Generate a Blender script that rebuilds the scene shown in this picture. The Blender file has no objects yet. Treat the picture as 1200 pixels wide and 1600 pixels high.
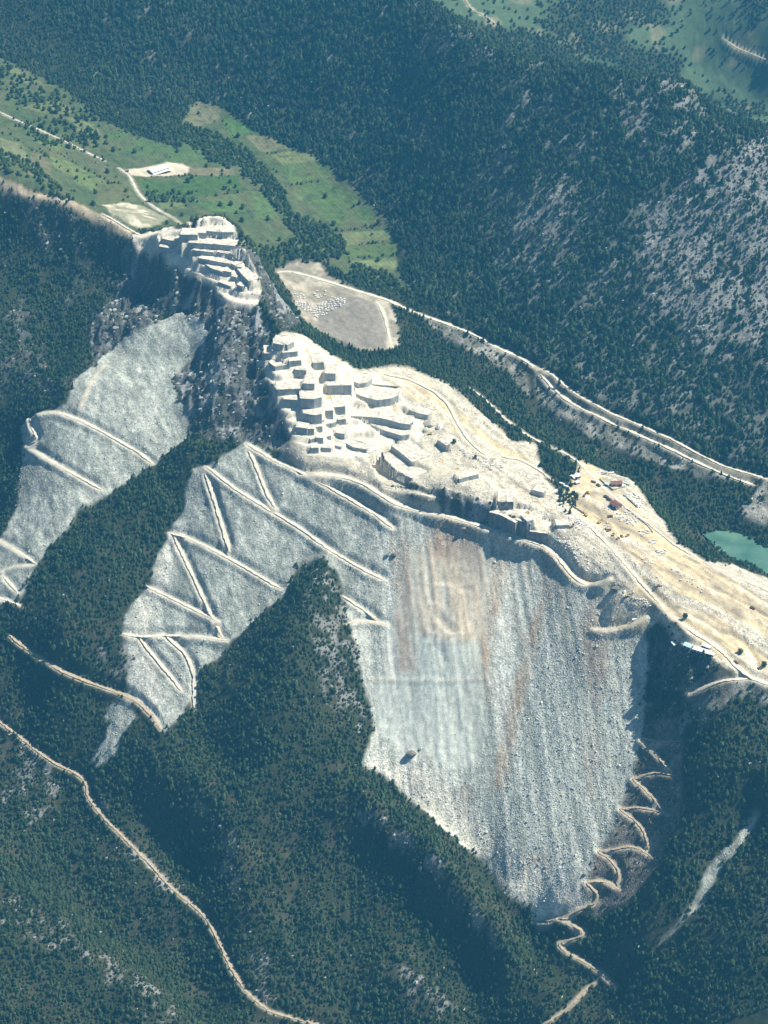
import bpy, math, random
import numpy as np
from mathutils import Vector, Matrix

random.seed(7)
RNG = np.random.default_rng(7)
SC = bpy.context.scene
COL = SC.collection

# ------------------------------------------------------------------ camera
F = 3465.0                       # focal length in photo pixels (1200 x 1600)
CAM = np.array((0.0, -2900.0, 1870.0))
PITCH = math.radians(33.0)
CP, SP = math.cos(PITCH), math.sin(PITCH)

def ray(u, v):
    x = (u - 600.0) / F
    w = -(v - 800.0) / F
    return np.array((x, CP + w * SP, -SP + w * CP))

def at(u, v, z):
    """World point seen at photo pixel u, v when it lies at elevation z."""
    d = ray(u, v)
    t = (z - CAM[2]) / d[2]
    return CAM + d * t

def project(P):
    """Photo pixel of world points (N,3)."""
    q = np.asarray(P, float) - CAM
    dep = q[:, 1] * CP - q[:, 2] * SP
    up = q[:, 1] * SP + q[:, 2] * CP
    return 600 + q[:, 0] / dep * F, 800 - up / dep * F, dep

# ------------------------------------------------------------------ noise
def _hash(ix, iy, seed):
    h = (ix.astype(np.int64) * 374761393 + iy.astype(np.int64) * 668265263 + seed * 974634777) & 0xFFFFFFFF
    h = ((h ^ (h >> 13)) * 1274126177) & 0xFFFFFFFF
    h = h ^ (h >> 16)
    return (h & 0xFFFFFF).astype(np.float64) / 0xFFFFFF

def vnoise(x, y, seed=0):
    fx, fy = np.floor(x), np.floor(y)
    tx, ty = x - fx, y - fy
    ix, iy = fx.astype(np.int64), fy.astype(np.int64)
    sx, sy = tx * tx * (3 - 2 * tx), ty * ty * (3 - 2 * ty)
    a, b = _hash(ix, iy, seed), _hash(ix + 1, iy, seed)
    c, d = _hash(ix, iy + 1, seed), _hash(ix + 1, iy + 1, seed)
    return (a + (b - a) * sx) * (1 - sy) + (c + (d - c) * sx) * sy

def fbm(x, y, scale, octaves=4, seed=0, gain=0.5):
    """0..1, mean 0.5"""
    s, amp, tot, k = 0.0, 1.0, 0.0, 1.0 / scale
    for o in range(octaves):
        s = s + amp * vnoise(x * k + 13.7 * o, y * k - 7.1 * o, seed + o)
        tot += amp; amp *= gain; k *= 2.03
    return s / tot

def ridged(x, y, scale, octaves=4, seed=0):
    s, amp, tot, k = 0.0, 1.0, 0.0, 1.0 / scale
    for o in range(octaves):
        n = 1 - np.abs(2 * vnoise(x * k + 5.3 * o, y * k + 9.1 * o, seed + o) - 1)
        s = s + amp * n * n
        tot += amp; amp *= 0.5; k *= 2.1
    return s / tot

# ------------------------------------------------------------------ elevation control: breaklines as (photo u, photo v, elevation)
BREAK = [
    # ridge on the left, upper quarry
    [(-150, 225, 262), (0, 287, 235), (60, 308, 216), (150, 345, 190), (205, 368, 176)],
    [(205, 372, 175), (240, 392, 168), (290, 420, 160), (340, 455, 152), (355, 472, 148), (400, 478, 148)],
    [(215, 362, 178), (260, 358, 190), (320, 342, 226), (345, 340, 232), (372, 370, 218), (395, 420, 188), (410, 470, 155), (440, 520, 128)],
    [(300, 375, 198), (360, 385, 205)], [(290, 400, 175), (390, 440, 172)],
    # steep shaded slope at the far left
    [(-100, 350, 178), (0, 350, 170), (60, 370, 156), (120, 395, 138), (180, 415, 124), (235, 430, 122)], [(-120, 390, 140), (0, 395, 128), (100, 425, 108), (180, 445, 98), (245, 455, 104)],
    [(-120, 550, 30), (0, 545, 32), (90, 545, 28)],
    [(-120, 700, -75), (0, 690, -75), (35, 690, -50)], [(-60, 780, -120), (0, 790, -118)],
    [(150, 490, 72), (180, 505, 84), (195, 500, 88), (215, 495, 92)], [(185, 540, 52), (180, 520, 66)],
    # left scree gully
    [(290, 485, 106), (245, 570, 55), (200, 650, 15), (150, 740, -38), (130, 790, -66), (80, 850, -105), (30, 925, -150)],
    [(150, 560, 52), (100, 605, 30), (50, 650, -8), (35, 720, -62), (20, 800, -105), (-10, 850, -130)],
    [(300, 560, 66), (270, 610, 38), (300, 680, -2), (245, 722, -28), (165, 768, -58), (100, 835, -95), (55, 880, -122)],
    # buttress under the saddle
    [(375, 485, 144), (360, 540, 108), (340, 600, 72), (335, 650, 36), (320, 685, 8)],
    [(410, 500, 134), (400, 560, 96), (385, 620, 58), (370, 680, 20)],
    # lower quarry
    [(440, 525, 126), (412, 568, 100), (428, 612, 82), (440, 645, 62), (458, 682, 42), (480, 708, 24), (530, 728, 14)],
    [(402, 585, 82), (405, 640, 52), (430, 680, 28), (400, 690, 16)],
    [(440, 522, 128), (480, 530, 108), (520, 556, 84), (560, 578, 68), (600, 574, 60), (640, 577, 54), (700, 600, 45), (760, 650, 30), (800, 690, 20), (838, 708, 10)],
    [(470, 560, 106), (500, 580, 88)], [(480, 610, 76), (540, 615, 64)], [(490, 650, 54), (560, 650, 44)], [(500, 690, 30), (560, 690, 24)],
    [(620, 640, 40), (680, 650, 34)], [(560, 715, 18), (650, 700, 21), (700, 735, 13), (760, 725, 13)],
    [(800, 770, 3), (850, 790, 0), (870, 825, -6), (890, 855, -14)], [(880, 760, 2), (920, 800, -4), (960, 850, -8), (1000, 900, -14), (1060, 940, -18), (1120, 980, -22), (1200, 1030, -32), (1300, 1060, -40)],
    [(905, 735, 0), (985, 750, -6), (1015, 795, -10), (1060, 850, -12), (1100, 876, -14), (1150, 888, -16), (1200, 907, -18), (1300, 950, -24)],
    [(900, 880, -26), (930, 893, -29), (960, 935, -36), (1010, 962, -42), (1060, 1000, -36), (1120, 1032, -34), (1160, 1056, -40), (1200, 1068, -42), (1300, 1100, -60)],
    # top of the scree
    [(400, 700, 12), (470, 735, 4), (540, 748, 2), (575, 760, -4), (620, 790, -17), (700, 808, -21), (780, 832, -25), (850, 851, -29), (895, 908, -44), (930, 916, -45), (970, 965, -56), (1005, 985, -58)],
    [(690, 763, 15), (730, 770, 16), (780, 788, 11), (820, 810, 4), (860, 826, -7)],
    # fan of left scree
    [(385, 692, 15), (330, 735, -12)], [(470, 745, -4), (430, 795, -38), (360, 862, -86), (350, 1000, -176), (300, 1080, -228), (255, 1142, -256)],
    [(300, 735, -18), (285, 790, -58), (260, 840, -90), (230, 905, -128), (192, 980, -168), (200, 1060, -222)],
    [(560, 800, -36), (515, 858, -74), (440, 925, -124)], [(620, 830, -42), (600, 905, -96), (540, 945, -128)],
    # first wooded spur
    [(320, 685, 8), (258, 750, -34), (200, 815, -68), (135, 895, -112), (85, 975, -160), (90, 1040, -212), (120, 1110, -262)],
    # second wooded spur
    [(505, 872, -76), (480, 930, -96), (452, 1010, -138), (432, 1090, -186), (420, 1160, -228)],
    [(440, 935, -130), (355, 1012, -186), (305, 1060, -218)], [(545, 960, -134), (566, 1050, -182), (582, 1130, -226)],
    # main scree
    [(700, 1000, -130), (690, 1150, -218), (660, 1230, -263)], [(820, 1000, -118), (800, 1200, -230), (790, 1330, -296), (800, 1395, -328)],
    [(570, 1190, -248), (640, 1248, -277), (700, 1302, -303), (760, 1348, -321), (800, 1402, -338), (840, 1442, -354)],
    [(1012, 1040, -93), (1010, 1090, -121), (1000, 1158, -157), (985, 1230, -197), (965, 1290, -229), (935, 1332, -257), (908, 1385, -287), (860, 1420, -326)],
    [(940, 1000, -83), (920, 1100, -146), (890, 1250, -229)],
    # right hand slope
    [(1035, 1080, -108), (1050, 1060, -86), (1070, 1082, -78), (1120, 1062, -46)], [(1020, 1010, -72), (1030, 1050, -98)],
    [(1060, 1158, -131), (1053, 1210, -162), (1040, 1270, -199), (1016, 1336, -239), (968, 1390, -279), (930, 1430, -314)],
    [(1120, 1100, -70), (1200, 1120, -70), (1300, 1150, -90)], [(1110, 1210, -127), (1200, 1220, -112)], [(1100, 1300, -180), (1060, 1360, -218), (1000, 1440, -281)],
    [(1178, 1268, -160), (1150, 1310, -186), (1118, 1352, -215), (1085, 1420, -256), (1045, 1470, -291), (1000, 1525, -332)],
    [(1250, 1290, -150), (1200, 1400, -206), (1150, 1480, -252), (1100, 1560, -305)], [(1200, 1610, -300), (1300, 1600, -290)],
    [(960, 1542, -362), (900, 1562, -378), (845, 1605, -404)], [(1000, 1640, -390), (800, 1680, -480), (500, 1690, -490), (200, 1700, -480)],
    # foreground ridges and hollows
    [(300, 1150, -262), (400, 1225, -272), (500, 1228, -264), (560, 1252, -260), (640, 1308, -274), (690, 1348, -287), (740, 1408, -314), (795, 1488, -354), (812, 1540, -388)],
    [(560, 1320, -316), (620, 1372, -331), (680, 1432, -359), (755, 1530, -404)],
    [(720, 1350, -309), (775, 1412, -341), (830, 1480, -371)],
    [(245, 1200, -287), (300, 1240, -295), (350, 1288, -311), (372, 1350, -339), (385, 1405, -368)],
    [(180, 1240, -339), (240, 1300, -370), (300, 1380, -401)], [(430, 1330, -330), (450, 1420, -378), (520, 1500, -410)],
    [(600, 1510, -402), (660, 1535, -404), (690, 1562, -416), (725, 1610, -442)], [(540, 1560, -436), (620, 1610, -452)],
    [(440, 1470, -392), (480, 1440, -378)],
    [(-80, 1090, -282), (0, 1130, -302), (60, 1176, -320), (130, 1212, -338), (160, 1275, -362), (235, 1350, -386), (320, 1430, -410), (360, 1510, -430), (420, 1580, -446), (500, 1602, -450)],
    [(-60, 980, -190), (0, 1000, -205), (60, 1080, -262)], [(150, 1110, -266), (180, 1180, -300)],
    [(-80, 1300, -384), (0, 1310, -386), (60, 1350, -404), (110, 1405, -424), (180, 1455, -436), (250, 1510, -450), (320, 1590, -470)],
    [(-100, 1370, -384), (0, 1388, -384), (90, 1430, -390), (170, 1490, -402), (230, 1540, -416), (295, 1605, -438)],
    [(-80, 1560, -425), (50, 1560, -428), (150, 1610, -444)],
    # valley behind the ridge
    [(430, 425, 72), (480, 415, 72), (520, 436, 66), (570, 458, 60), (610, 470, 55), (650, 490, 50), (720, 518, 42), (780, 545, 34), (830, 572, 25), (880, 620, 14), (940, 652, 6), (1000, 675, 0), (1100, 715, -20), (1180, 745, -38), (1300, 790, -50)],
    [(450, 470, 72), (490, 505, 64), (550, 535, 54), (610, 545, 46)], [(500, 470, 64), (590, 490, 57)],
    [(442, 470, 106), (472, 505, 90)], [(560, 555, 46), (640, 548, 38), (700, 565, 24), (760, 595, 10), (850, 645, -8), (950, 722, -28), (1050, 800, -60), (1085, 848, -84)],
    [(735, 607, 18), (790, 656, 8), (832, 686, 8), (880, 706, 3), (918, 724, 0)],
    [(1105, 832, -90), (1140, 872, -94), (1210, 900, -94), (1300, 930, -94)], [(1160, 835, -93), (1220, 865, -93)], [(1130, 812, -80), (1200, 822, -78), (1300, 850, -74)],
    # fields
    [(0, 92, 182), (110, 145, 158), (210, 205, 132), (290, 215, 120), (345, 260, 104)], [(0, 190, 164), (60, 200, 152), (150, 240, 134), (250, 262, 119), (330, 275, 108)],
    [(100, 295, 152), (215, 300, 126), (240, 330, 124), (300, 330, 116)], [(300, 357, 150), (265, 340, 132)], [(160, 330, 160)],
    [(400, 300, 98), (430, 380, 84), (520, 400, 74)], [(310, 155, 118), (345, 170, 114), (430, 222, 99), (520, 265, 88), (600, 340, 78), (640, 450, 60)],
    # mountain beyond
    [(0, 40, 208), (150, 90, 182), (260, 130, 150)], [(-150, 0, 245), (0, 0, 238), (100, 0, 252), (250, 0, 262), (400, 0, 262), (550, 0, 306)], [(500, 120, 196), (620, 150, 200)],
    [(0, -150, 330), (300, -150, 360), (600, -150, 420)],
]
CREST = [(625, -40, 336), (700, 25, 328), (780, 80, 322), (860, 100, 335), (950, 112, 350), (1030, 120, 362), (1070, 130, 360), (1100, 165, 332), (1150, 188, 318), (1210, 200, 318), (1320, 235, 300)]
FAR = [(720, 0, 160), (800, 15, 130), (900, 60, 90), (1000, 60, 80), (1100, 105, 40), (1180, 155, 15), (1060, 10, 90), (1150, 0, 150), (1270, 20, 190), (900, 0, 130), (1300, 160, 20)]
WORLDPTS = [(0, 3600, 220), (1700, 3600, 300), (-1700, 3600, 420), (-1700, 1500, 430), (1700, 1700, 100), (1800, 0, 0), (-1800, 100, -60), (0, -1200, -560), (1700, -1200, -480), (-1700, -1200, -520), (900, 2600, 220), (200, 2600, 250)]

pts = []
def add_line(w):
    for a, b in zip(w[:-1], w[1:]):
        n = max(1, int(np.linalg.norm((b - a)[:2]) / 28))
        for i in range(n):
            pts.append(a + (b - a) * i / n)
    pts.append(w[-1])
for L in BREAK:
    add_line([at(*p) for p in L])
add_line([at(*p) for p in CREST])
for (u, v, z) in CREST:
    p = at(u, v, z); d = ray(u, v)[:2]; d = d / np.linalg.norm(d)
    pts.append(np.array((p[0] + d[0] * 110, p[1] + d[1] * 110, z - 72)))
    pts.append(np.array((p[0] + d[0] * 260, p[1] + d[1] * 260, z - 150)))
for p in FAR: pts.append(at(*p))
for p in WORLDPTS: pts.append(np.array(p, float))
P = np.array(pts)
# thin out near duplicates
keep = []
for i in range(len(P)):
    if not keep or np.min(np.hypot(P[keep, 0] - P[i, 0], P[keep, 1] - P[i, 1])) > 5.0:
        keep.append(i)
P = P[keep]
def kern(dx, dy):
    return np.sqrt(dx * dx + dy * dy + 12.0 ** 2)
A = -kern(P[:, None, 0] - P[None, :, 0], P[:, None, 1] - P[None, :, 1])
N = len(P)
M = np.zeros((N + 1, N + 1)); M[:N, :N] = A + np.eye(N) * 0.6; M[:N, N] = 1; M[N, :N] = 1
W = np.linalg.solve(M, np.append(P[:, 2], 0))

# ------------------------------------------------------------------ terrain grid
def axis(lo, a, b, hi, step, grow):
    mid = np.arange(a, b + step * 0.5, step)
    def tail(s, e, sg):
        out, x, st = [], s, step
        while (e - x) * sg > 0:
            st *= grow; x = x + sg * st; out.append(x)
        return out
    return np.array(tail(a, lo, -1)[::-1] + list(mid) + tail(b, hi, 1))
STEP = 2.4
GX = axis(-1750, -760, 760, 1750, STEP, 1.10)
GY = axis(-1150, -780, 1500, 3500, STEP, 1.035)
NX, NY = len(GX), len(GY)
# solve on a coarse grid, then interpolate with cubic weights
CX = np.arange(GX[0] - 20, GX[-1] + 40, 10.0); CY = np.arange(GY[0] - 20, GY[-1] + 40, 10.0)
HC = np.zeros((len(CY), len(CX)))
for j in range(len(CY)):
    HC[j] = -(kern(CX[:, None] - P[None, :, 0], CY[j] - P[None, :, 1]) @ W[:N]) + W[N]
def cubic_w(t):
    return np.stack((-0.5 * t + t ** 2 - 0.5 * t ** 3, 1 - 2.5 * t ** 2 + 1.5 * t ** 3, 0.5 * t + 2 * t ** 2 - 1.5 * t ** 3, -0.5 * t ** 2 + 0.5 * t ** 3))
def resample(H, X, Y):
    fx = (X - CX[0]) / 10.0; ix = np.floor(fx).astype(int); wx = cubic_w(fx - ix)
    fy = (Y - CY[0]) / 10.0; iy = np.floor(fy).astype(int); wy = cubic_w(fy - iy)
    R = sum(wx[k][None, :] * H[:, np.clip(ix + k - 1, 0, len(CX) - 1)] for k in range(4))
    return sum(wy[k][:, None] * R[np.clip(iy + k - 1, 0, len(CY) - 1)] for k in range(4))
H = resample(HC, GX, GY)
XX, YY = np.meshgrid(GX, GY)

def sample(Arr, x, y):
    x = np.asarray(x, float); y = np.asarray(y, float)
    i = np.clip(np.searchsorted(GX, x) - 1, 0, NX - 2); j = np.clip(np.searchsorted(GY, y) - 1, 0, NY - 2)
    tx = np.clip((x - GX[i]) / (GX[i + 1] - GX[i]), 0, 1); ty = np.clip((y - GY[j]) / (GY[j + 1] - GY[j]), 0, 1)
    return (Arr[j, i] * (1 - tx) + Arr[j, i + 1] * tx) * (1 - ty) + (Arr[j + 1, i] * (1 - tx) + Arr[j + 1, i + 1] * tx) * ty

H0 = H.copy()
def cast(uv, Hm=None):
    """First hits of the rays through photo pixels with the smooth relief: (N,3)."""
    Hm = H0 if Hm is None else Hm
    uv = np.asarray(uv, float).reshape(-1, 2)
    D = np.stack([ray(u, v) for u, v in uv])
    t0 = np.full(len(D), 1800.0); hit = np.full(len(D), 5200.0); done = np.zeros(len(D), bool)
    t = t0.copy()
    while (~done).any() and t[0] < 5600:
        Q = CAM + D * t[:, None]
        below = (Q[:, 2] < sample(Hm, Q[:, 0], Q[:, 1])) & ~done
        hit[below] = t[below]; done |= below
        t = t + 5.0
    lo, hi = hit - 5.0, hit.copy()
    for _ in range(9):
        m = (lo + hi) / 2
        Q = CAM + D * m[:, None]
        b = Q[:, 2] < sample(Hm, Q[:, 0], Q[:, 1])
        hi = np.where(b, m, hi); lo = np.where(b, lo, m)
    Q = CAM + D * hi[:, None]
    return Q

def dense(uv, step=10.0, closed=False):
    uv = [np.array(p, float) for p in uv]
    if closed: uv = uv + [uv[0]]
    out = []
    for a, b in zip(uv[:-1], uv[1:]):
        n = max(1, int(np.linalg.norm(b - a) / step))
        out += [a + (b - a) * i / n for i in range(n)]
    out.append(uv[-1])
    return np.array(out)

WX = (fbm(XX, YY, 26, 3, 101) - 0.5); WY = (fbm(XX, YY, 26, 3, 202) - 0.5)
def inside(poly, x, y):
    r = np.zeros(x.shape, bool)
    px, py = poly[:, 0], poly[:, 1]
    for k in range(len(poly)):
        x1, y1, x2, y2 = px[k - 1], py[k - 1], px[k], py[k]
        if y1 == y2: continue
        c = (y1 > y) != (y2 > y)
        r ^= c & (x < (x2 - x1) * (y - y1) / (y2 - y1) + x1)
    return r
def blur(m, n=1):
    for _ in range(n):
        m = (np.roll(m, 1, 0) + np.roll(m, -1, 0) + 2 * m) / 4
        m = (np.roll(m, 1, 1) + np.roll(m, -1, 1) + 2 * m) / 4
    return m
def region(uv, warp=14.0, soft=1):
    """Soft 0..1 mask over the terrain grid of a patch of ground outlined in the photograph."""
    poly = cast(dense(uv, 12.0, True))[:, :2]
    x0, y0 = poly.min(0) - 30; x1, y1 = poly.max(0) + 30
    i0, i1 = np.searchsorted(GX, (x0, x1)); j0, j1 = np.searchsorted(GY, (y0, y1))
    m = np.zeros((NY, NX))
    s = (slice(j0, j1), slice(i0, i1))
    m[s] = inside(poly, XX[s] + warp * WX[s], YY[s] + warp * WY[s])
    return blur(m, soft) if soft else m
# ------------------------------------------------------------------ ground classes (outlines given in photo pixels, laid out on the relief)
R_SCREE = np.maximum.reduce([
    region([(385, 685), (470, 728), (560, 755), (620, 790), (700, 806), (780, 832), (850, 850), (895, 906), (928, 916), (945, 955), (1003, 985), (1013, 1030), (1010, 1090), (1000, 1160), (985, 1225), (965, 1285), (935, 1330), (920, 1372), (905, 1388), (935, 1412), (900, 1428), (840, 1440), (795, 1402), (757, 1345), (700, 1302), (640, 1246), (568, 1192), (582, 1130), (565, 1045), (545, 960), (530, 900), (505, 872), (470, 882), (440, 930), (400, 968), (355, 1010), (308, 1052), (300, 1090), (258, 1145), (240, 1125), (200, 1085), (205, 1030), (186, 985), (200, 955), (235, 905), (262, 838), (287, 790), (300, 735), (330, 725), (372, 695)]),
    region([(288, 482), (312, 500), (328, 520), (300, 560), (268, 592), (288, 640), (302, 680), (252, 712), (240, 728), (162, 777), (120, 800), (100, 832), (60, 872), (35, 930), (0, 948), (-40, 950), (-40, 830), (0, 842), (28, 790), (34, 720), (34, 662), (50, 645), (100, 632), (112, 600), (150, 566), (180, 540), (230, 510)]),
    region([(165, 1105), (200, 1095), (215, 1120), (190, 1150), (180, 1185), (150, 1200), (140, 1190), (165, 1150)])])
R_CHUTE = np.maximum.reduce([region([(1176, 1262), (1188, 1270), (1162, 1310), (1132, 1355), (1104, 1400), (1092, 1426), (1073, 1428), (1095, 1385), (1113, 1345), (1150, 1305)], 8), 0.7 * region([(1085, 1424), (1060, 1452), (1030, 1478), (1028, 1472), (1055, 1446), (1075, 1424)], 8)])
R_SCREE = np.maximum(R_SCREE, 0.9 * R_CHUTE)
R_GULLY = region([(1066, 1076), (1120, 1050), (1165, 1058), (1215, 1080), (1215, 1102), (1150, 1098), (1110, 1112), (1075, 1108)], 16)
R_SPUR = region([(985, 1225), (1003, 1130), (1030, 1125), (1068, 1158), (1066, 1222), (1056, 1284), (1032, 1350), (985, 1402), (935, 1430), (905, 1388), (935, 1330), (965, 1285)], 18)
R_UPQ = region([(205, 368), (262, 356), (300, 352), (322, 338), (348, 336), (374, 368), (398, 418), (412, 470), (398, 482), (352, 474), (333, 446), (290, 424), (240, 396), (214, 390)], 4)
R_LOWQ = region([(440, 518), (475, 522), (520, 556), (560, 578), (600, 574), (640, 576), (700, 600), (760, 650), (800, 690), (836, 690), (842, 716), (850, 745), (880, 775), (900, 745), (910, 722), (945, 735), (985, 745), (1012, 785), (1060, 850), (1100, 875), (1150, 886), (1200, 906), (1300, 945), (1300, 1110), (1200, 1075), (1160, 1060), (1120, 1034), (1060, 1002), (1030, 968), (1003, 988), (945, 985), (925, 918), (895, 908), (850, 852), (780, 834), (700, 808), (620, 792), (570, 757), (480, 735), (430, 698), (456, 688), (440, 650), (426, 612), (408, 570), (424, 540)], 5)
R_STRIP = region([(-30, 270), (20, 285), (60, 303), (110, 312), (150, 330), (205, 360), (205, 372), (150, 347), (100, 322), (55, 312), (-30, 294)], 5)
R_SAND = np.maximum.reduce([
    region([(905, 718), (940, 735), (960, 760), (1010, 810), (1060, 850), (1110, 885), (1200, 940), (1200, 1000), (1130, 950), (1060, 930), (1000, 880), (960, 840), (910, 812), (880, 780), (890, 760)], 8),
    region([(1000, 900), (1060, 950), (1120, 960), (1200, 1030), (1200, 1060), (1150, 1045), (1090, 1010), (1040, 965), (990, 930)], 8),
    region([(560, 755), (620, 782), (700, 800), (780, 826), (850, 846), (900, 890), (960, 920), (930, 922), (890, 910), (845, 856), (780, 838), (700, 812), (620, 796)], 4),
    region([(590, 580), (650, 590), (700, 625), (740, 665), (790, 700), (840, 720), (790, 720), (720, 680), (680, 640), (620, 610)], 8),
    region([(925, 985), (950, 975), (1000, 965), (1012, 978), (1000, 990), (940, 990)], 3)])
R_DUMP = region([(428, 420), (470, 408), (500, 412), (515, 432), (560, 452), (606, 468), (622, 500), (625, 546), (565, 548), (490, 512), (468, 490), (452, 455)], 5)
R_GREY = region([(495, 482), (520, 470), (560, 462), (590, 478), (602, 510), (606, 545), (545, 540), (495, 512)], 6)
R_BANK = np.maximum.reduce([
    region([(660, 497), (720, 520), (775, 545), (800, 560), (832, 590), (830, 622), (800, 590), (760, 560), (700, 530)], 10),
    region([(838, 585), (880, 625), (940, 662), (1000, 690), (1090, 725), (1150, 750), (1090, 745), (1000, 715), (920, 680), (870, 650), (838, 625)], 12),
    0.8 * R_GULLY,
    region([(1150, 800), (1200, 745), (1260, 760), (1260, 820), (1190, 820)], 10)])
R_FIELD = region([(-40, 75), (0, 88), (60, 118), (110, 145), (160, 188), (220, 214), (278, 232), (285, 190), (308, 152), (345, 168), (400, 206), (460, 232), (500, 248), (560, 298), (604, 342), (622, 385), (622, 420), (645, 455), (600, 458), (540, 430), (505, 410), (470, 405), (430, 416), (392, 395), (372, 352), (345, 332), (322, 335), (290, 352), (250, 356), (205, 360), (150, 330), (110, 310), (60, 300), (-40, 265)], 10)
R_CLEAR = region([(160, 320), (190, 316), (225, 322), (262, 340), (250, 352), (215, 356), (180, 340)], 8)
R_YARD = region([(196, 264), (225, 262), (262, 254), (285, 256), (296, 262), (292, 272), (230, 276), (205, 274)], 3)
R_CLIFF = np.maximum.reduce([
    region([(205, 374), (240, 396), (290, 424), (335, 450), (355, 476), (400, 480), (425, 510), (408, 570), (428, 612), (440, 650), (456, 686), (430, 698), (385, 688), (345, 690), (318, 690), (302, 678), (290, 640), (270, 592), (300, 560), (328, 520), (312, 500), (288, 482), (232, 510), (180, 540), (150, 564), (135, 520), (160, 480), (190, 440), (190, 390)], 10),
    region([(690, 758), (760, 770), (800, 790), (860, 815), (865, 846), (800, 838), (760, 822), (700, 800), (640, 782), (600, 750), (640, 740)], 8),
    region([(375, 372), (395, 390), (420, 430), (440, 470), (470, 505), (440, 518), (415, 480), (402, 420)], 8)])
R_CLIFF2 = region([(1005, 975), (1060, 1000), (1125, 1038), (1060, 1085), (1020, 1075), (1008, 1030)], 10)
R_LEFT = region([(-40, 300), (60, 312), (150, 350), (205, 376), (190, 440), (160, 480), (135, 520), (150, 564), (110, 600), (45, 645), (30, 790), (-40, 840)], 12)
R_ROCKY = blur(np.maximum.reduce([
    1.0 * region([(1000, 330), (1080, 270), (1220, 190), (1220, 520), (1120, 560), (1000, 480)], 60),
    0.62 * region([(820, 270), (880, 245), (930, 330), (880, 440), (790, 420)], 50),
    0.5 * region([(830, 430), (1000, 420), (1130, 560), (1100, 690), (960, 640), (860, 560)], 50),
    0.55 * region([(940, 118), (1060, 122), (1110, 165), (1080, 250), (980, 230)], 30),
    0.4 * region([(690, 45), (790, 80), (780, 110), (640, 80)], 20),
    0.42 * region([(780, 130), (960, 125), (1100, 180), (1220, 250), (1220, 700), (1060, 660), (880, 560), (760, 420), (740, 260)], 70),
    0.35 * region([(600, 150), (760, 190), (720, 260), (600, 200)], 30)]), 10)
R_MTN = region([(345, 168), (460, 230), (560, 298), (622, 385), (645, 455), (720, 515), (830, 570), (940, 650), (1100, 712), (1240, 760), (1300, 240), (1200, 205), (1070, 132), (780, 82), (700, 28), (620, -30), (300, -60), (100, 0), (150, 150), (290, 190)], 10)
R_FAR = (YY > 1330).astype(float) * blur((fbm(XX, YY, 900, 2, 5) > -1).astype(float))
cxy = np.array([at(*p)[:2] for p in CREST])
R_FAR = ((YY > np.interp(XX, cxy[:, 0][np.argsort(cxy[:, 0])], cxy[:, 1][np.argsort(cxy[:, 0])]) + 60) & (XX > at(640, -20, 320)[0])).astype(float)
R_POND = region([(1102, 832), (1130, 828), (1170, 846), (1220, 868), (1320, 905), (1320, 935), (1200, 903), (1160, 886), (1135, 866)], 6)
# sparse scrub and bare rock showing through the woods
R_SCRUB = blur(np.maximum.reduce([
    0.5 * region([(505, 872), (540, 920), (570, 1050), (585, 1135), (545, 1150), (500, 1080), (480, 980), (470, 900)], 20),
    0.7 * region([(240, 1195), (290, 1225), (340, 1270), (365, 1300), (380, 1400), (355, 1400), (335, 1310), (290, 1250)], 16),
    0.65 * region([(540, 1250), (600, 1270), (660, 1320), (700, 1345), (690, 1370), (610, 1320)], 20),
    0.6 * region([(610, 1515), (680, 1530), (720, 1590), (650, 1580)], 18),
    0.75 * region([(700, 1370), (740, 1410), (790, 1480), (775, 1500), (710, 1420)], 8),
    0.55 * region([(40, 1150), (100, 1215), (60, 1290), (0, 1250)], 20),
    0.45 * region([(0, 1390), (60, 1420), (250, 1540), (300, 1600), (230, 1590), (60, 1470), (0, 1450)], 20),
    0.5 * region([(150, 1240), (220, 1330), (300, 1400), (250, 1400), (180, 1320)], 20),
    0.55 * region([(380, 1440), (420, 1480), (440, 1560), (400, 1560)], 20),
    0.5 * region([(190, 985), (215, 1030), (210, 1090), (150, 1075), (160, 1010)], 14),
    0.6 * region([(1000, 1080), (1060, 1090), (1110, 1130), (1060, 1160), (1005, 1150)], 14)]), 4)

# fall-line streaks of the mountain and of the screes
AL = 0.72 * XX + 0.69 * YY; PE = 0.69 * XX - 0.72 * YY
STREAK = fbm(PE, AL * 0.25, 12, 4, 31, 0.62)
ROCKM = np.clip((STREAK + (np.maximum(R_ROCKY, 0.36 * R_MTN) - 0.5) * 0.62 - 0.49) * 3.2, 0, 1) * np.clip(R_MTN * 1.2, 0, 1)
FN = fbm(XX, YY, 34, 4, 41)
SCRUBM = np.clip((fbm(XX, YY, 13, 4, 43, 0.6) - 0.72 + 0.5 * R_SCRUB) * 6, 0, 1) * (R_SCRUB > 0.03)
LEFTM = R_LEFT * np.clip((fbm(XX, YY, 42, 4, 45) - 0.47) * 5, 0, 1)
OPEN = np.clip(np.maximum.reduce([R_SCREE, R_SPUR, R_UPQ, R_LOWQ, R_STRIP, R_DUMP, R_BANK, R_CLEAR, R_YARD]), 0, 1)
R_RIM = region([(690, 768), (730, 774), (760, 784), (790, 800), (815, 818), (850, 832), (860, 846), (800, 838), (760, 822), (700, 800), (640, 782), (600, 752), (640, 752)], 8)
R_LOWQ = R_LOWQ * (1 - R_RIM)
OPEN = OPEN * (1 - R_RIM)
CLIFF = np.clip(np.maximum.reduce([R_CLIFF, R_CLIFF2, 0.8 * LEFTM]), 0, 1)

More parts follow.
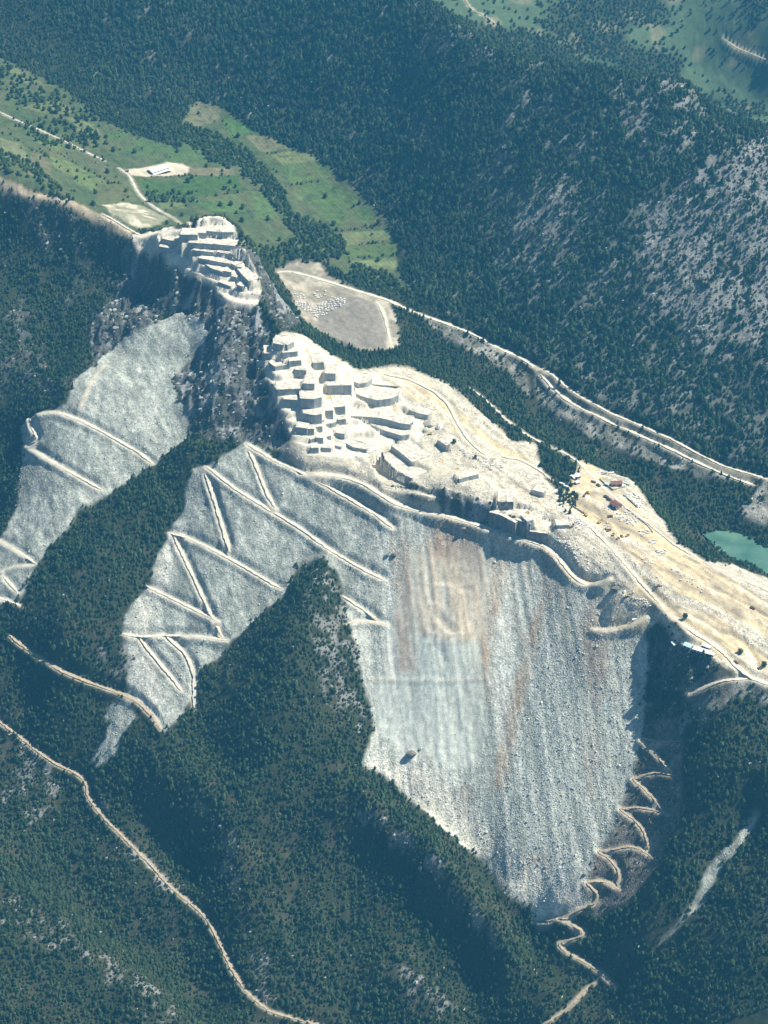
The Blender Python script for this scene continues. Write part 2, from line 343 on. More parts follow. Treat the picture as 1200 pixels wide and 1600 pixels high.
# ------------------------------------------------------------------ small relief
rough = (ridged(XX, YY, 38, 5, 61) - 0.45)
CLIFF = CLIFF * np.clip(1 - 1.2 * blur(np.clip(R_UPQ + R_LOWQ, 0, 1), 3), 0, 1)
H += (ridged(XX, YY, 14, 3, 67) - 0.45) * 5.0 * CLIFF * (1 - OPEN)
H += rough * 25.0 * CLIFF * (1 - 0.85 * OPEN)
H += (ridged(XX * 1.0, YY * 0.35, 16, 3, 66) - 0.45) * 7.0 * R_CLIFF * CLIFF * (1 - OPEN)
wood = np.clip(1 - OPEN - R_FIELD, 0, 1)
H += (fbm(XX, YY, 95, 3, 62) - 0.5) * 18.0 * wood * (YY < 1000) + (0.45 - ridged(XX + 0.3 * YY, YY * 0.7, 130, 3, 64)) * 13.0 * blur(wood, 4) * (YY < 250) * (1 - 0.7 * R_SCRUB)
H += (fbm(XX, YY, 24, 3, 63) - 0.5) * 4.0 * wood
H += (STREAK - 0.5) * 12.0 * R_MTN * wood
GUL = fbm(XX + 0.12 * YY, YY * 0.09, 7.5, 4, 71, 0.6)
R_MAIN = region([(600, 800), (700, 806), (780, 832), (850, 850), (895, 906), (1013, 1000), (1000, 1160), (935, 1330), (840, 1440), (700, 1302), (568, 1192), (560, 1040), (545, 940)], 6, 3)
H += (GUL - 0.5) * 4.2 * R_MAIN
H += (fbm(0.8 * XX + 0.5 * YY, (0.8 * YY - 0.5 * XX) * 0.5, 15, 4, 73, 0.6) - 0.5) * 5.0 * (1 - R_MAIN) + (0.5 - ridged(XX + 0.5 * YY, (YY - 0.5 * XX) * 0.45, 19, 3, 230)) * 2.6 * R_SCREE * (1 - 0.75 * R_MAIN)
H += (fbm(XX, YY, 6, 2, 74) - 0.5) * 1.5 * R_SCREE
H += (fbm(XX, YY, 14, 4, 75) - 0.5) * 3.0 * np.clip(R_LOWQ + R_UPQ + R_DUMP + R_STRIP, 0, 1) * (1 - 0.6 * R_SAND)
H += (np.abs(fbm(XX + 0.9 * YY, YY - 0.9 * XX, 9, 3, 76) - 0.5)) * 3.4 * R_LOWQ * (XX > 130) * (1 - R_SAND)
_a, _b = at(700, 700, 22)[:2], at(1180, 1010, -28)[:2]; _t = (_b - _a) / np.linalg.norm(_b - _a)
PA = XX * _t[0] + YY * _t[1]; PB = -XX * _t[1] + YY * _t[0]
GRAIN = fbm(PA * 0.10 + 0.3 * fbm(XX, YY, 60, 2, 181) * 60, PB, 8.0, 4, 182, 0.6)
PLAT = np.clip(np.maximum(R_SAND, R_LOWQ * (XX > at(720, 720, 14)[0])), 0, 1)
H += (np.abs(GRAIN - 0.5) - 0.1) * 7.0 * PLAT * (1 - 0.35 * R_SAND)
def berm(uv, w, dz):
    q = cast(dense(uv, 5.0)); r = w * 2.5
    best = np.zeros_like(H)
    for x, y, z in q:
        i0, i1 = np.searchsorted(GX, (x - r, x + r)); j0, j1 = np.searchsorted(GY, (y - r, y + r)); sl = (slice(j0, j1), slice(i0, i1))
        best[sl] = np.maximum(best[sl], np.exp(-((XX[sl] - x) ** 2 + (YY[sl] - y) ** 2) / w ** 2))
    globals()['H'] += dz * best
    return best
for uv, w_, dz_ in (([(930, 790), (975, 850), (1040, 905), (1110, 950), (1200, 1000)], 2.6, 2.2), ([(900, 800), (960, 860), (1000, 905), (1050, 935)], 2.4, 2.0), ([(1062, 852), (1110, 898), (1200, 953)], 2.6, 2.2),
                    ([(940, 905), (985, 950), (1035, 972)], 2.4, -2.0), ([(1100, 889), (1150, 905), (1200, 925)], 2.2, 1.8), ([(1096, 905), (1150, 935), (1200, 965)], 2.6, -2.2), ([(1080, 940), (1140, 980), (1200, 1012)], 2.4, 2.0),
                    ([(1125, 985), (1145, 992), (1165, 1005), (1178, 1025), (1186, 1042)], 4.5, -5.0), ([(620, 590), (690, 610), (728, 650), (760, 690), (792, 722)], 2.4, 1.8), ([(640, 583), (700, 606), (745, 650), (782, 690)], 2.4, -1.8),
                    ([(700, 690), (730, 705), (770, 735), (800, 750)], 2.5, 2.6), ([(1010, 815), (1060, 858), (1100, 890)], 2.2, -1.6), ([(880, 780), (920, 815), (960, 850)], 2.2, 1.8), ([(1000, 880), (1040, 915), (1080, 935)], 2.2, 1.8)):
    berm(uv, w_, dz_)
LEDGE = np.maximum.reduce([berm([(578, 1062), (620, 1064), (680, 1066), (760, 1060)], 3.0, 1.7), berm([(650, 992), (690, 990), (730, 991), (752, 986)], 2.4, 0.9), berm([(672, 914), (700, 917), (735, 912)], 2.4, 0.9)])
# slump scars in the main scree
for uv, dz in (([(667, 915), (690, 903), (720, 905), (742, 918), (735, 925), (690, 912)], -1.6), ([(680, 965), (690, 958), (712, 985), (702, 990)], -3.5),
               ([(705, 1085), (714, 1088), (720, 1140), (714, 1150), (706, 1110)], -3.0), ([(683, 1005), (690, 1003), (698, 1035), (690, 1040)], -2.5),
               ([(935, 958), (947, 970), (944, 978), (934, 970)], -5), ([(585, 752), (600, 770), (625, 780), (620, 788), (592, 772)], -2)):
    H += dz * region(uv, 5, 2)

R_TERR = region([(440, 524), (475, 530), (520, 560), (560, 582), (600, 590), (640, 632), (668, 672), (650, 700), (560, 722), (482, 708), (458, 682), (440, 645), (428, 612), (412, 570)], 4, 2)
for S_, msk in ((11.0, R_TERR), (9.5, blur(R_UPQ, 1))):
    f_ = H / S_ + 0.25; k_ = np.floor(f_); r_ = np.clip((f_ - k_ - 0.72) / 0.28, 0, 1)
    H = H * (1 - 0.9 * msk) + 0.9 * msk * S_ * (k_ + r_ * r_ * (3 - 2 * r_))
# ------------------------------------------------------------------ benches of the two quarries: bottom edge of each face (photo pixels), its height in pixels
UP, LO = 'upper quarry', 'lower quarry'
BENCH = [
    (UP, [(282, 375.5), (309, 376)], 9, 'sloping white face at the left end of the top step'),
    (UP, [(309.6, 373), (322.4, 373)], 9, 'short square face, second from the left on the topmost step'),
    (UP, [(323, 370), (332, 371), (346, 372.4)], 9.5, 'bulging face just under the broken summit rock'),
    (UP, [(347, 372.4), (365, 372.4)], 9.6, 'square face at the right end of the topmost step'),
    (UP, [(252.4, 380.4), (269, 384.4)], 8, 'low dark stained face at the left end of the second step'),
    (UP, [(269, 386), (294, 390)], 10, 'tall face left of the middle of the second step'),
    (UP, [(295, 388), (332, 390.4)], 9, 'long straight face in the middle of the second step'),
    (UP, [(333, 390), (364, 393), (384, 395)], 9, 'longest face, at the right end of the second step'),
    (UP, [(248, 392.4), (280, 398), (299, 400)], 7.6, 'long face at the left of the third step beside the ramp'),
    (UP, [(301, 398.4), (333, 401.6)], 7.6, 'straight face in the middle of the third step'),
    (UP, [(339, 400), (380, 407)], 6.4, 'low tapering face at the right end of the third step'),
    (UP, [(288, 403), (309, 409.6)], 6, 'low wedge face at the left end of the fourth step'),
    (UP, [(310, 410), (336, 415), (359, 419)], 7, 'long slanting face filling the fourth step'),
    (UP, [(360, 418), (367, 422)], 7, 'small block face right of the fourth step'),
    (UP, [(369, 423), (377, 424)], 7, 'small block face beside the eastern stair of cuts'),
    (UP, [(316, 416), (330, 425), (348, 431)], 6, 'curved low face of the fifth step above the pale floor'),
    (UP, [(348, 431), (361, 433)], 8, 'short face at the right end of the fifth step'),
    (UP, [(361, 438), (369, 440)], 7, 'small face at the head of the stair of cuts'),
    (UP, [(369.5, 427), (378, 437), (388, 447)], 8, 'slanting face descending along the right side'),
    (UP, [(340, 445), (360, 452)], 5, 'low shaded face on the lowest pale floor'),
    (UP, [(369, 452), (379, 456)], 8, 'lowest small face at the lip of the cliff'),
    (LO, [(426.5, 546.5), (440, 549.2), (449.8, 548)], 10.5, 'topmost blue grey face under the dark crest'),
    (LO, [(449.8, 548), (461, 542)], 9, 'topmost face turned to the right beside the ramp'),
    (LO, [(413, 562), (442, 560.8)], 9.8, 'left half of the second step from the top'),
    (LO, [(442, 560.3), (465.5, 557.8)], 9, 'right half of the second step from the top'),
    (LO, [(401, 572), (420.5, 573.5)], 8, 'face at the cliff edge on the third step'),
    (LO, [(420.5, 573.5), (429.5, 580), (449, 576.5)], 7, 'bent corner face on the third step'),
    (LO, [(452, 573.5), (471, 572)], 9, 'square face on the third step beside the brown puddle'),
    (LO, [(460, 590), (478, 591.5)], 12.7, 'square brown stained face sunk like a window'),
    (LO, [(489, 579.5), (506, 578)], 12, 'square face with a broken right corner, near the back rim'),
    (LO, [(432, 618.5), (470, 617)], 9.8, 'long low face at the cliff edge halfway down'),
    (LO, [(474, 610), (491, 611)], 11, 'small square dark face in the middle of the stair'),
    (LO, [(507.5, 595), (524, 596)], 12, 'square face with rubble spilling from its right end'),
    (LO, [(510.5, 616.7), (549.5, 616)], 14, 'large rectangular sawn face above the yellow puddle'),
    (LO, [(443, 636.5), (469, 638)], 12.7, 'face on the cliff edge left of the largest block'),
    (LO, [(469, 638), (490, 639.5), (502.8, 636.5)], 15.5, 'largest tall face in the middle left of the stair'),
    (LO, [(473.5, 660.5), (491.5, 664), (502.8, 662)], 15, 'tall face with black water stains'),
    (LO, [(504, 656), (520.7, 655)], 13.5, 'square face right of the stained tall face'),
    (LO, [(522, 650), (539.5, 648.5)], 13.5, 'clean square face set back below the yellow puddle'),
    (LO, [(462, 677.8), (479.5, 680)], 10.5, 'first small block from the cliff edge in the row of cubes'),
    (LO, [(481, 680), (490.7, 680)], 9.8, 'second small block in the row of cubes'),
    (LO, [(494.5, 677), (504, 676)], 9.8, 'third small block in the row of cubes'),
    (LO, [(508.7, 672), (517, 670)], 9, 'fourth small block in the row of cubes'),
    (LO, [(518, 669.5), (526, 667)], 8, 'fifth small block in the row of cubes'),
    (LO, [(528.7, 665), (541, 663.5)], 9, 'last and widest block in the row of cubes'),
    (LO, [(485.5, 693.5), (491.5, 692)], 6.7, 'tiny leftmost face in the row below the cubes'),
    (LO, [(493, 692.7), (505, 693.5)], 9, 'second face in the row below the cubes'),
    (LO, [(511, 689), (517.7, 687.5)], 6.7, 'tiny third face in the row below the cubes'),
    (LO, [(523.7, 683.7), (538, 686)], 8, 'slanting last face in the row below the cubes'),
    (LO, [(486, 709), (498, 708.5)], 9, 'lowest cube at the foot of the stair'),
    (LO, [(502, 706), (517, 707)], 6.7, 'low face in rubble beside the lowest cube'),
    (LO, [(523, 700), (532.7, 702.5)], 4.5, 'little sunken face in grey rubble'),
    (LO, [(536.5, 696.5), (551.5, 704), (572.5, 707.7)], 5.5, 'long low slanting face at the edge of the pit floor'),
    (LO, [(551.7, 604), (563, 607.5), (573, 606), (581.7, 600)], 8, 'curved face with a dark right end near the back rim'),
    (LO, [(543, 621.7), (568, 631), (590, 636.7), (610, 634), (622.5, 629)], 11, 'long bow shaped face below the back road'),
    (LO, [(546, 660), (590, 662.5), (610, 666.7), (626.7, 671.7), (640, 673)], 10, 'long straight face across the middle floor'),
    (LO, [(571.7, 666.7), (590, 676.7), (610, 683), (626.7, 688), (639, 686)], 7.5, 'long slanting face below the middle floor'),
    (LO, [(639, 647.5), (653, 653), (668, 656)], 7.5, 'dark low face left of the two huge boulders'),
    (LO, [(682.5, 696.7), (696.7, 706)], 10, 'leaning slab face beside the lone tree'),
    (LO, [(718, 755), (748, 747.5)], 6.7, 'straight face above the shaded cliff'),
    (LO, [(831, 772.5), (848, 777.5)], 7.5, 'grey slab face on the bright eastern floor'),
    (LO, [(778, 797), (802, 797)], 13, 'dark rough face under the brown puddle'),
    (LO, [(824, 823), (834, 820)], 8, 'small pale face on top of the dark cliff'),
    (LO, [(869, 827), (890, 826)], 6, 'low grey face at the end of the eastern floor'),
    (LO, [(611, 716), (628, 729), (642, 741)], 19, 'tall back wall of the deep corner cut'),
    (LO, [(592, 726), (600, 738), (615, 750), (642, 761)], 14, 'tall front wall of the deep corner cut'),
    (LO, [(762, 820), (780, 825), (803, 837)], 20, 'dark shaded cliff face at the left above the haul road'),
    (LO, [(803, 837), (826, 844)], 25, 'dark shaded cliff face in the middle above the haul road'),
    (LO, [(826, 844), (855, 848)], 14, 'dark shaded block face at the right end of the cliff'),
]
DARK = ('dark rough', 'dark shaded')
benches = []
# from the lowest step upwards: each face stands on the floor left by the steps below it
for grp, uv, hp, txt in sorted(BENCH, key=lambda q: -max(p[1] for p in q[1])):
    Hs = H
    b = cast(dense(uv, 4.0), Hs); z0 = float(np.median(b[:, 2])) + {'tall back wall of the deep corner cut': -13, 'tall front wall of the deep corner cut': -13}.get(txt, 0)
    b = np.array([at(u, v, z0) for u, v in uv])
    dist = np.linalg.norm(b.mean(0) - CAM); ang = math.asin((CAM[2] - z0) / dist)
    h = hp * dist / (F * math.cos(ang))
    e = b[-1] - b[0]; n = np.array((-e[1], e[0])); n /= np.linalg.norm(n)
    if n @ (b.mean(0)[:2] - CAM[:2]) < 0: n = -n
    dep = min(max(h / 0.45, 16), 36)
    benches.append(dict(grp=grp, txt=txt, b=b, z0=z0, h=h, n=n, dep=dep))
    e2 = np.array((n[1], -n[0])); e2 = e2 if e2 @ e[:2] > 0 else -e2; ex = b[:, :2].copy(); ex[0] -= e2 * 3.0; ex[-1] += e2 * 3.0; nd = np.outer(np.linspace(0, 1, len(b)) * 0 + 1, n)
    foot = np.vstack([ex + nd * 4.2, (ex + nd * dep)[::-1]])
    front = np.vstack([b[:, :2] - n * (24.0 if 'deep corner' in txt else 5.0), (b[:, :2] + n * 1.2)[::-1]])
    for poly, mode in ((front, 0), (foot, 1)):
        x0, y0 = poly.min(0) - 12; x1, y1 = poly.max(0) + 12
        s = (slice(np.searchsorted(GY, y0), np.searchsorted(GY, y1)), slice(np.searchsorted(GX, x0), np.searchsorted(GX, x1)))
        m = inside(poly, XX[s], YY[s]).astype(float)
        if mode == 0: H[s] = H[s] * (1 - 0.85 * m) + 0.85 * m * (z0 - 0.1)
        else:
            tz = z0 + h - 0.9
            m2 = np.maximum(m, blur(m, 5) * (((XX[s] - b[0, 0]) * n[0] + (YY[s] - b[0, 1]) * n[1]) > 3.6))
            H[s] = H[s] * (1 - m2) + m2 * tz

# ------------------------------------------------------------------ roads: centre line in photo pixels, width in metres, colour kind
TRK, HAUL = 0, 1
ROADS = [
    ('forest_road', 5.5, TRK, [(-40, 1105), (0, 1128), (30, 1150), (60, 1175), (90, 1195), (120, 1208), (135, 1220), (137, 1245), (160, 1275), (195, 1310), (235, 1350), (265, 1385), (290, 1405), (320, 1430), (340, 1465), (360, 1510), (385, 1550), (420, 1580), (500, 1602), (560, 1625)]),
    ('scree_track', 8, HAUL, [(320, 733), (335, 780), (350, 830), (360, 862)]),
    ('scree_track', 8, HAUL, [(322, 728), (345, 745), (370, 765), (420, 795), (470, 825), (515, 858), (560, 885), (600, 905)]),
    ('scree_track', 7, HAUL, [(262, 832), (290, 838), (340, 862), (390, 890), (440, 920)]),
    ('scree_track', 7, HAUL, [(272, 838), (300, 895), (325, 950), (350, 998)]),
    ('scree_track', 7, HAUL, [(228, 915), (260, 930), (300, 950), (340, 970)]),
    ('scree_track', 7, HAUL, [(190, 990), (220, 995), (260, 992), (310, 994), (355, 1000)]),
    ('scree_track', 7, HAUL, [(258, 992), (290, 1020), (302, 1045), (304, 1075), (303, 1110)]),
    ('scree_track', 7, HAUL, [(218, 997), (245, 1030), (270, 1060), (285, 1080)]),
    ('scree_track', 8, HAUL, [(385, 692), (400, 725), (415, 765), (430, 793)]),
    ('scree_track', 8, HAUL, [(385, 692), (430, 720), (480, 742), (540, 775), (590, 805), (615, 825)]),
    ('scree_track', 8, TRK, [(15, 992), (55, 1024), (100, 1050), (145, 1068), (180, 1080), (215, 1095), (240, 1120), (253, 1142)]),
    ('scree_track', 8, HAUL, [(45, 655), (65, 646), (90, 643), (130, 658), (180, 685), (220, 708), (240, 725)]),
    ('scree_track', 7, HAUL, [(42, 697), (80, 720), (120, 743), (160, 765)]),
    ('scree_track', 5, HAUL, [(45, 655), (50, 672), (62, 685), (42, 697)]),
    ('scree_track', 6, HAUL, [(-20, 835), (0, 845), (30, 862), (58, 882)]),
    ('scree_track', 5, HAUL, [(5, 893), (20, 886), (55, 882)]),
    ('scree_track', 6, HAUL, [(5, 900), (20, 915), (28, 927)]),
    ('scree_track', 7, HAUL, [(-20, 930), (0, 935), (20, 940), (35, 948)]),
    ('scree_track', 4, HAUL, [(125, 640), (140, 600), (163, 570)]),
    ('scree_track', 6, HAUL, [(535, 930), (550, 940), (565, 950), (590, 968)]),
    ('scree_track', 5, HAUL, [(540, 975), (555, 970), (580, 970), (605, 975)]),
    ('haul_road', 10, HAUL, [(470, 742), (500, 740), (540, 745), (572, 757), (595, 772), (620, 788), (660, 799), (700, 806), (740, 817), (780, 831), (820, 843), (850, 851), (875, 872), (895, 900), (915, 914), (940, 914), (955, 903)]),
    ('haul_road', 8, HAUL, [(600, 760), (640, 768), (685, 778)]),
    ('spur_track', 5, TRK, [(1060, 1158), (1030, 1159), (998, 1153), (1020, 1172), (1040, 1195), (1050, 1208)]),
    ('spur_track', 5, TRK, [(1055, 1212), (1030, 1205), (1010, 1209), (985, 1216), (1005, 1230), (1022, 1248), (1035, 1266)]),
    ('spur_track', 5, TRK, [(1044, 1273), (1020, 1264), (995, 1261), (965, 1263), (985, 1275), (1003, 1292), (1012, 1312), (1014, 1330)]),
    ('spur_track', 5, TRK, [(1018, 1338), (1000, 1325), (980, 1321), (955, 1328), (930, 1328), (952, 1341), (966, 1355), (970, 1372), (966, 1386)]),
    ('spur_track', 6, TRK, [(968, 1390), (950, 1377), (930, 1375), (912, 1378), (932, 1390), (938, 1402), (930, 1412), (905, 1420), (880, 1434), (860, 1438), (834, 1438)]),
    ('spur_track', 6, TRK, [(872, 1436), (895, 1445), (912, 1452), (916, 1460), (900, 1466), (878, 1470), (870, 1477), (885, 1488), (915, 1503), (940, 1520), (962, 1542)]),
    ('forest_road', 6, TRK, [(932, 1534), (915, 1545), (900, 1562), (880, 1582), (845, 1602), (820, 1625)]),
    ('valley_road', 4, HAUL, [(-20, 165), (20, 185), (60, 202), (100, 220), (140, 240), (165, 252)]),
    ('valley_road', 5, HAUL, [(185, 262), (203, 274), (209, 288), (216, 302), (226, 313), (245, 326), (272, 342), (298, 356)]),
    ('valley_road', 5, HAUL, [(160, 334), (185, 347), (205, 360), (225, 370), (262, 362), (300, 358)]),
    ('valley_road', 9, HAUL, [(425, 424), (455, 424), (480, 430), (520, 442), (560, 455), (605, 468), (650, 489), (700, 506), (740, 522), (775, 542), (808, 556), (830, 568), (850, 588), (862, 604), (885, 624), (905, 636), (945, 655), (1000, 680), (1050, 702), (1090, 722), (1130, 740), (1180, 758)]),
    ('valley_road', 6, HAUL, [(836, 573), (860, 582), (880, 600), (900, 616), (930, 632), (960, 648), (1000, 664), (1050, 686), (1090, 708), (1130, 728), (1200, 748), (1280, 775)]),
    ('valley_road', 8, HAUL, [(588, 470), (597, 482), (603, 500), (607, 520), (613, 544)]),
    ('valley_road', 6, HAUL, [(735, 606), (760, 625), (790, 655), (812, 672), (832, 684), (855, 696), (880, 706), (905, 722), (920, 738), (940, 760), (975, 790), (1010, 815), (1050, 848), (1110, 884), (1160, 905), (1240, 940)]),
    ('haul_road', 8, HAUL, [(600, 584), (640, 592), (680, 612), (702, 632), (716, 662), (735, 690), (760, 712)]),
    ('haul_road', 7, HAUL, [(784, 713), (815, 718), (845, 735), (862, 750)]),
    ('haul_road', 8, HAUL, [(880, 790), (920, 820), (955, 855), (985, 890), (1020, 930), (1045, 958), (1080, 985), (1120, 1010), (1150, 1040), (1175, 1060), (1250, 1085)]),
    ('haul_road', 7, HAUL, [(1170, 1060), (1130, 1062), (1100, 1072), (1078, 1084)]),
    ('haul_road', 8, HAUL, [(926, 983), (945, 986), (970, 983), (995, 976), (1015, 962)]),
    ('far_road', 5, TRK, [(722, -10), (735, 14), (765, 28), (777, 42)]),
    ('far_road', 6, TRK, [(1130, 60), (1150, 74), (1200, 94), (1240, 112)]),
]
ROADM = np.zeros((NY, NX)); SPILL = np.zeros((NY, NX))
roads = []
Hs = blur(H, 4); HPRE = Hs.copy()
for name, w, kind, uv in ROADS:
    q = cast(dense(uv, 5.0), Hs)
    seg = np.hypot(np.diff(q[:, 0]), np.diff(q[:, 1]))
    ok = np.append(True, seg < 60)
    q = q[ok]
    for _ in range(3):
        q[1:-1] = (q[:-2] + 2 * q[1:-1] + q[2:]) / 4
    s = np.append(0, np.cumsum(np.hypot(np.diff(q[:, 0]), np.diff(q[:, 1]))))
    n = max(3, int(s[-1] / 3.0))
    t = np.linspace(0, s[-1], n)
    q = np.stack([np.interp(t, s, q[:, k]) for k in range(3)], 1)
    q[:, 2] = sample(Hs, q[:, 0], q[:, 1])
    for _ in range(14):
        q[1:-1, 2] = (q[:-2, 2] + 2 * q[1:-1, 2] + q[2:, 2]) / 4
    wid = w * 0.66 * (0.5 + 1.0 * fbm(t, t * 0 + len(roads) * 9.1, 11, 3, 88))
    roads.append((name, kind, q, wid))
    wid = wid * np.clip(np.minimum(np.arange(n), np.arange(n)[::-1]) / 5.0 + 0.25, 0, 1); roads[-1] = (name, kind, q, wid)
    for (x, y, z), ww in zip(q, wid):
        r = ww / 2 + 10
        i0, i1 = np.searchsorted(GX, (x - r, x + r)); j0, j1 = np.searchsorted(GY, (y - r, y + r))
        if i0 == i1 or j0 == j1: continue
        sl = (slice(j0, j1), slice(i0, i1))
        d = np.hypot(XX[sl] - x, YY[sl] - y)
        a = np.clip(1 - (d - ww / 2 - 0.8) / 8.5, 0, 1); a = a * a * (3 - 2 * a)
        H[sl] = H[sl] * (1 - a) + (z - 0.25) * a
        SPILL[sl] = np.maximum(SPILL[sl], np.clip(1 - np.maximum(d - ww / 2, 0) / 7.0, 0, 1) * (z > HPRE[sl] - 0.3))
        ROADM[sl] = np.maximum(ROADM[sl], np.clip(1 - (d - ww / 2) / 4.5, 0, 1))
ZW = -92.0
H = H * (1 - R_POND) + R_POND * np.minimum(H, ZW - 1.5)

# ------------------------------------------------------------------ ground colour (albedo)
def mixc(C, c, m):
    return C * (1 - m[..., None]) + np.asarray(c, float) * m[..., None]
C = np.ones((NY, NX, 3)) * np.array((0.036, 0.045, 0.024))
C = mixc(C, (0.075, 0.07, 0.045), np.clip((FN - 0.5) * 4, 0, 1) * 0.7)
C = mixc(C, (0.165, 0.17, 0.16), np.clip(R_ROCKY * 1.1, 0, 0.8) * np.clip(0.3 + 1.2 * fbm(XX, YY, 40, 3, 240), 0, 1))
C = mixc(C, (0.235, 0.24, 0.23), ROCKM * 0.8)
C = mixc(C, (0.21, 0.21, 0.195), SCRUBM)
C = mixc(C, (0.12, 0.125, 0.125), 0.9 * CLIFF * np.clip(0.35 + 1.3 * (rough + 0.25), 0, 1))
C = mixc(C, (0.29, 0.30, 0.30), 0.9 * R_CLIFF * np.clip((ridged(XX, YY * 0.5, 22, 4, 90) - 0.52) * 4, 0, 1))
# far valley
far = np.clip(R_FAR, 0, 1)
C = mixc(C, (0.075, 0.115, 0.06), far * np.clip((fbm(XX, YY, 120, 3, 92) - 0.42) * 6, 0, 1))
C = mixc(C, (0.2, 0.19, 0.12), far * np.clip((fbm(XX, YY, 60, 3, 93) - 0.62) * 9, 0, 1) * 0.7)
# fields
g = (fbm(XX, YY, 45, 4, 94)[..., None])
C = np.where(R_FIELD[..., None] > 0, C * (1 - R_FIELD[..., None]) + R_FIELD[..., None] * (np.array((0.055, 0.098, 0.038)) * (1 - g) + np.array((0.120, 0.138, 0.066)) * g), C)
PL = [([(5, 100), (40, 112), (70, 132), (30, 128)], (0.13, 0.15, 0.07)), ([(60, 205), (100, 222), (95, 236), (55, 222)], (0.10, 0.15, 0.05)), ([(0, 215), (35, 225), (45, 250), (0, 245)], (0.14, 0.16, 0.08)),
      ([(125, 262), (165, 282), (150, 300), (115, 285)], (0.11, 0.15, 0.055)), ([(300, 312), (370, 305), (385, 330), (330, 330)], (0.07, 0.13, 0.04)), ([(395, 300), (412, 300), (436, 342), (400, 340)], (0.08, 0.13, 0.045)),
      ([(455, 292), (480, 288), (495, 305), (468, 312)], (0.13, 0.18, 0.07)), ([(490, 312), (545, 300), (560, 315), (505, 330)], (0.11, 0.17, 0.06)), ([(500, 336), (575, 322), (592, 345), (530, 356)], (0.075, 0.13, 0.045)),
      ([(548, 408), (620, 402), (622, 418), (590, 422)], (0.15, 0.19, 0.08)), ([(410, 214), (450, 214), (458, 232), (422, 236)], (0.11, 0.15, 0.06)), ([(240, 246), (300, 244), (300, 256), (262, 252)], (0.09, 0.14, 0.05)), ([(100, 182), (150, 195), (160, 212), (118, 205)], (0.13, 0.16, 0.07))]
for uv, c in PL: C = mixc(C, np.array(c) * 1.25, region(uv, 3, 1) * R_FIELD * 0.9)
for uv, c in (([(35, 168), (60, 160), (95, 160), (120, 172), (100, 178), (60, 176)], (0.17, 0.21, 0.08)),
              ([(425, 240), (475, 233), (502, 250), (440, 258)], (0.19, 0.22, 0.09)), ([(440, 258), (500, 252), (518, 275), (455, 290)], (0.10, 0.16, 0.05)),
              ([(455, 292), (515, 278), (560, 310), (590, 345), (535, 355), (490, 330)], (0.085, 0.14, 0.045)), ([(528, 364), (600, 360), (618, 374), (535, 384)], (0.17, 0.21, 0.09)),
              ([(535, 386), (618, 378), (622, 396), (545, 405)], (0.10, 0.15, 0.05)), ([(345, 180), (375, 190), (400, 206), (360, 214)], (0.08, 0.16, 0.045)),
              ([(380, 210), (420, 212), (450, 232), (410, 238)], (0.19, 0.19, 0.10)), ([(280, 185), (310, 155), (345, 170), (340, 190), (300, 200)], (0.17, 0.17, 0.10)),
              ([(215, 282), (290, 276), (372, 275), (380, 300), (300, 312), (230, 305)], (0.06, 0.12, 0.035)), ([(246, 314), (285, 314), (290, 325), (252, 325)], (0.14, 0.19, 0.07)),
              ([(75, 245), (90, 240), (125, 262), (120, 278), (85, 262)], (0.15, 0.19, 0.07)), ([(50, 235), (80, 250), (80, 285), (40, 270)], (0.16, 0.15, 0.085)),
              ([(140, 215), (200, 205), (320, 235), (325, 262), (220, 245), (170, 240)], (0.085, 0.14, 0.05)), ([(290, 262), (365, 262), (365, 274), (300, 274)], (0.21, 0.19, 0.12)),
              ([(150, 285), (200, 290), (215, 315), (150, 318)], (0.12, 0.14, 0.06))):
    C = mixc(C, c, region(uv, 4, 1) * R_FIELD * (0.75 + 0.25 * FN))
C = mixc(C, (0.035, 0.055, 0.025), R_FIELD * np.clip((fbm(XX, YY, 12, 4, 131, 0.65) - 0.52) * 5, 0, 1) * 0.55)
C = mixc(C, (0.13, 0.125, 0.07), R_FIELD * np.clip((fbm(XX, YY, 33, 4, 132) - 0.56) * 6, 0, 1) * 0.5)
MOW = 0.5 + 0.5 * np.sin((XX * 0.9 + YY * 0.44) * 0.9 + 3 * fbm(XX, YY, 80, 2, 133))
C = C * (1 - 0.24 * (R_FIELD * MOW)[..., None])
pale = np.clip((fbm(XX, YY, 20, 4, 97) - 0.45) * 4, 0, 1)
C = mixc(C, (0.55, 0.50, 0.38), R_CLEAR * (0.35 + 0.65 * pale)); C = mixc(C, (0.50, 0.45, 0.35), R_YARD)
C = mixc(C, (0.64, 0.52, 0.36), R_STRIP * (0.6 + 0.4 * pale))
# dumps and road banks
C = mixc(C, (0.42, 0.38, 0.30), R_DUMP * (0.55 + 0.45 * pale)); C = mixc(C, (0.21, 0.195, 0.165), R_GREY * (0.85 + 0.15 * pale))
C = mixc(C, (0.34, 0.33, 0.29), R_BANK * np.clip(0.35 + 0.8 * pale, 0, 1))
C = mixc(C, (0.21, 0.185, 0.155), R_SPUR * np.clip(0.5 + pale * 0.5, 0, 1))
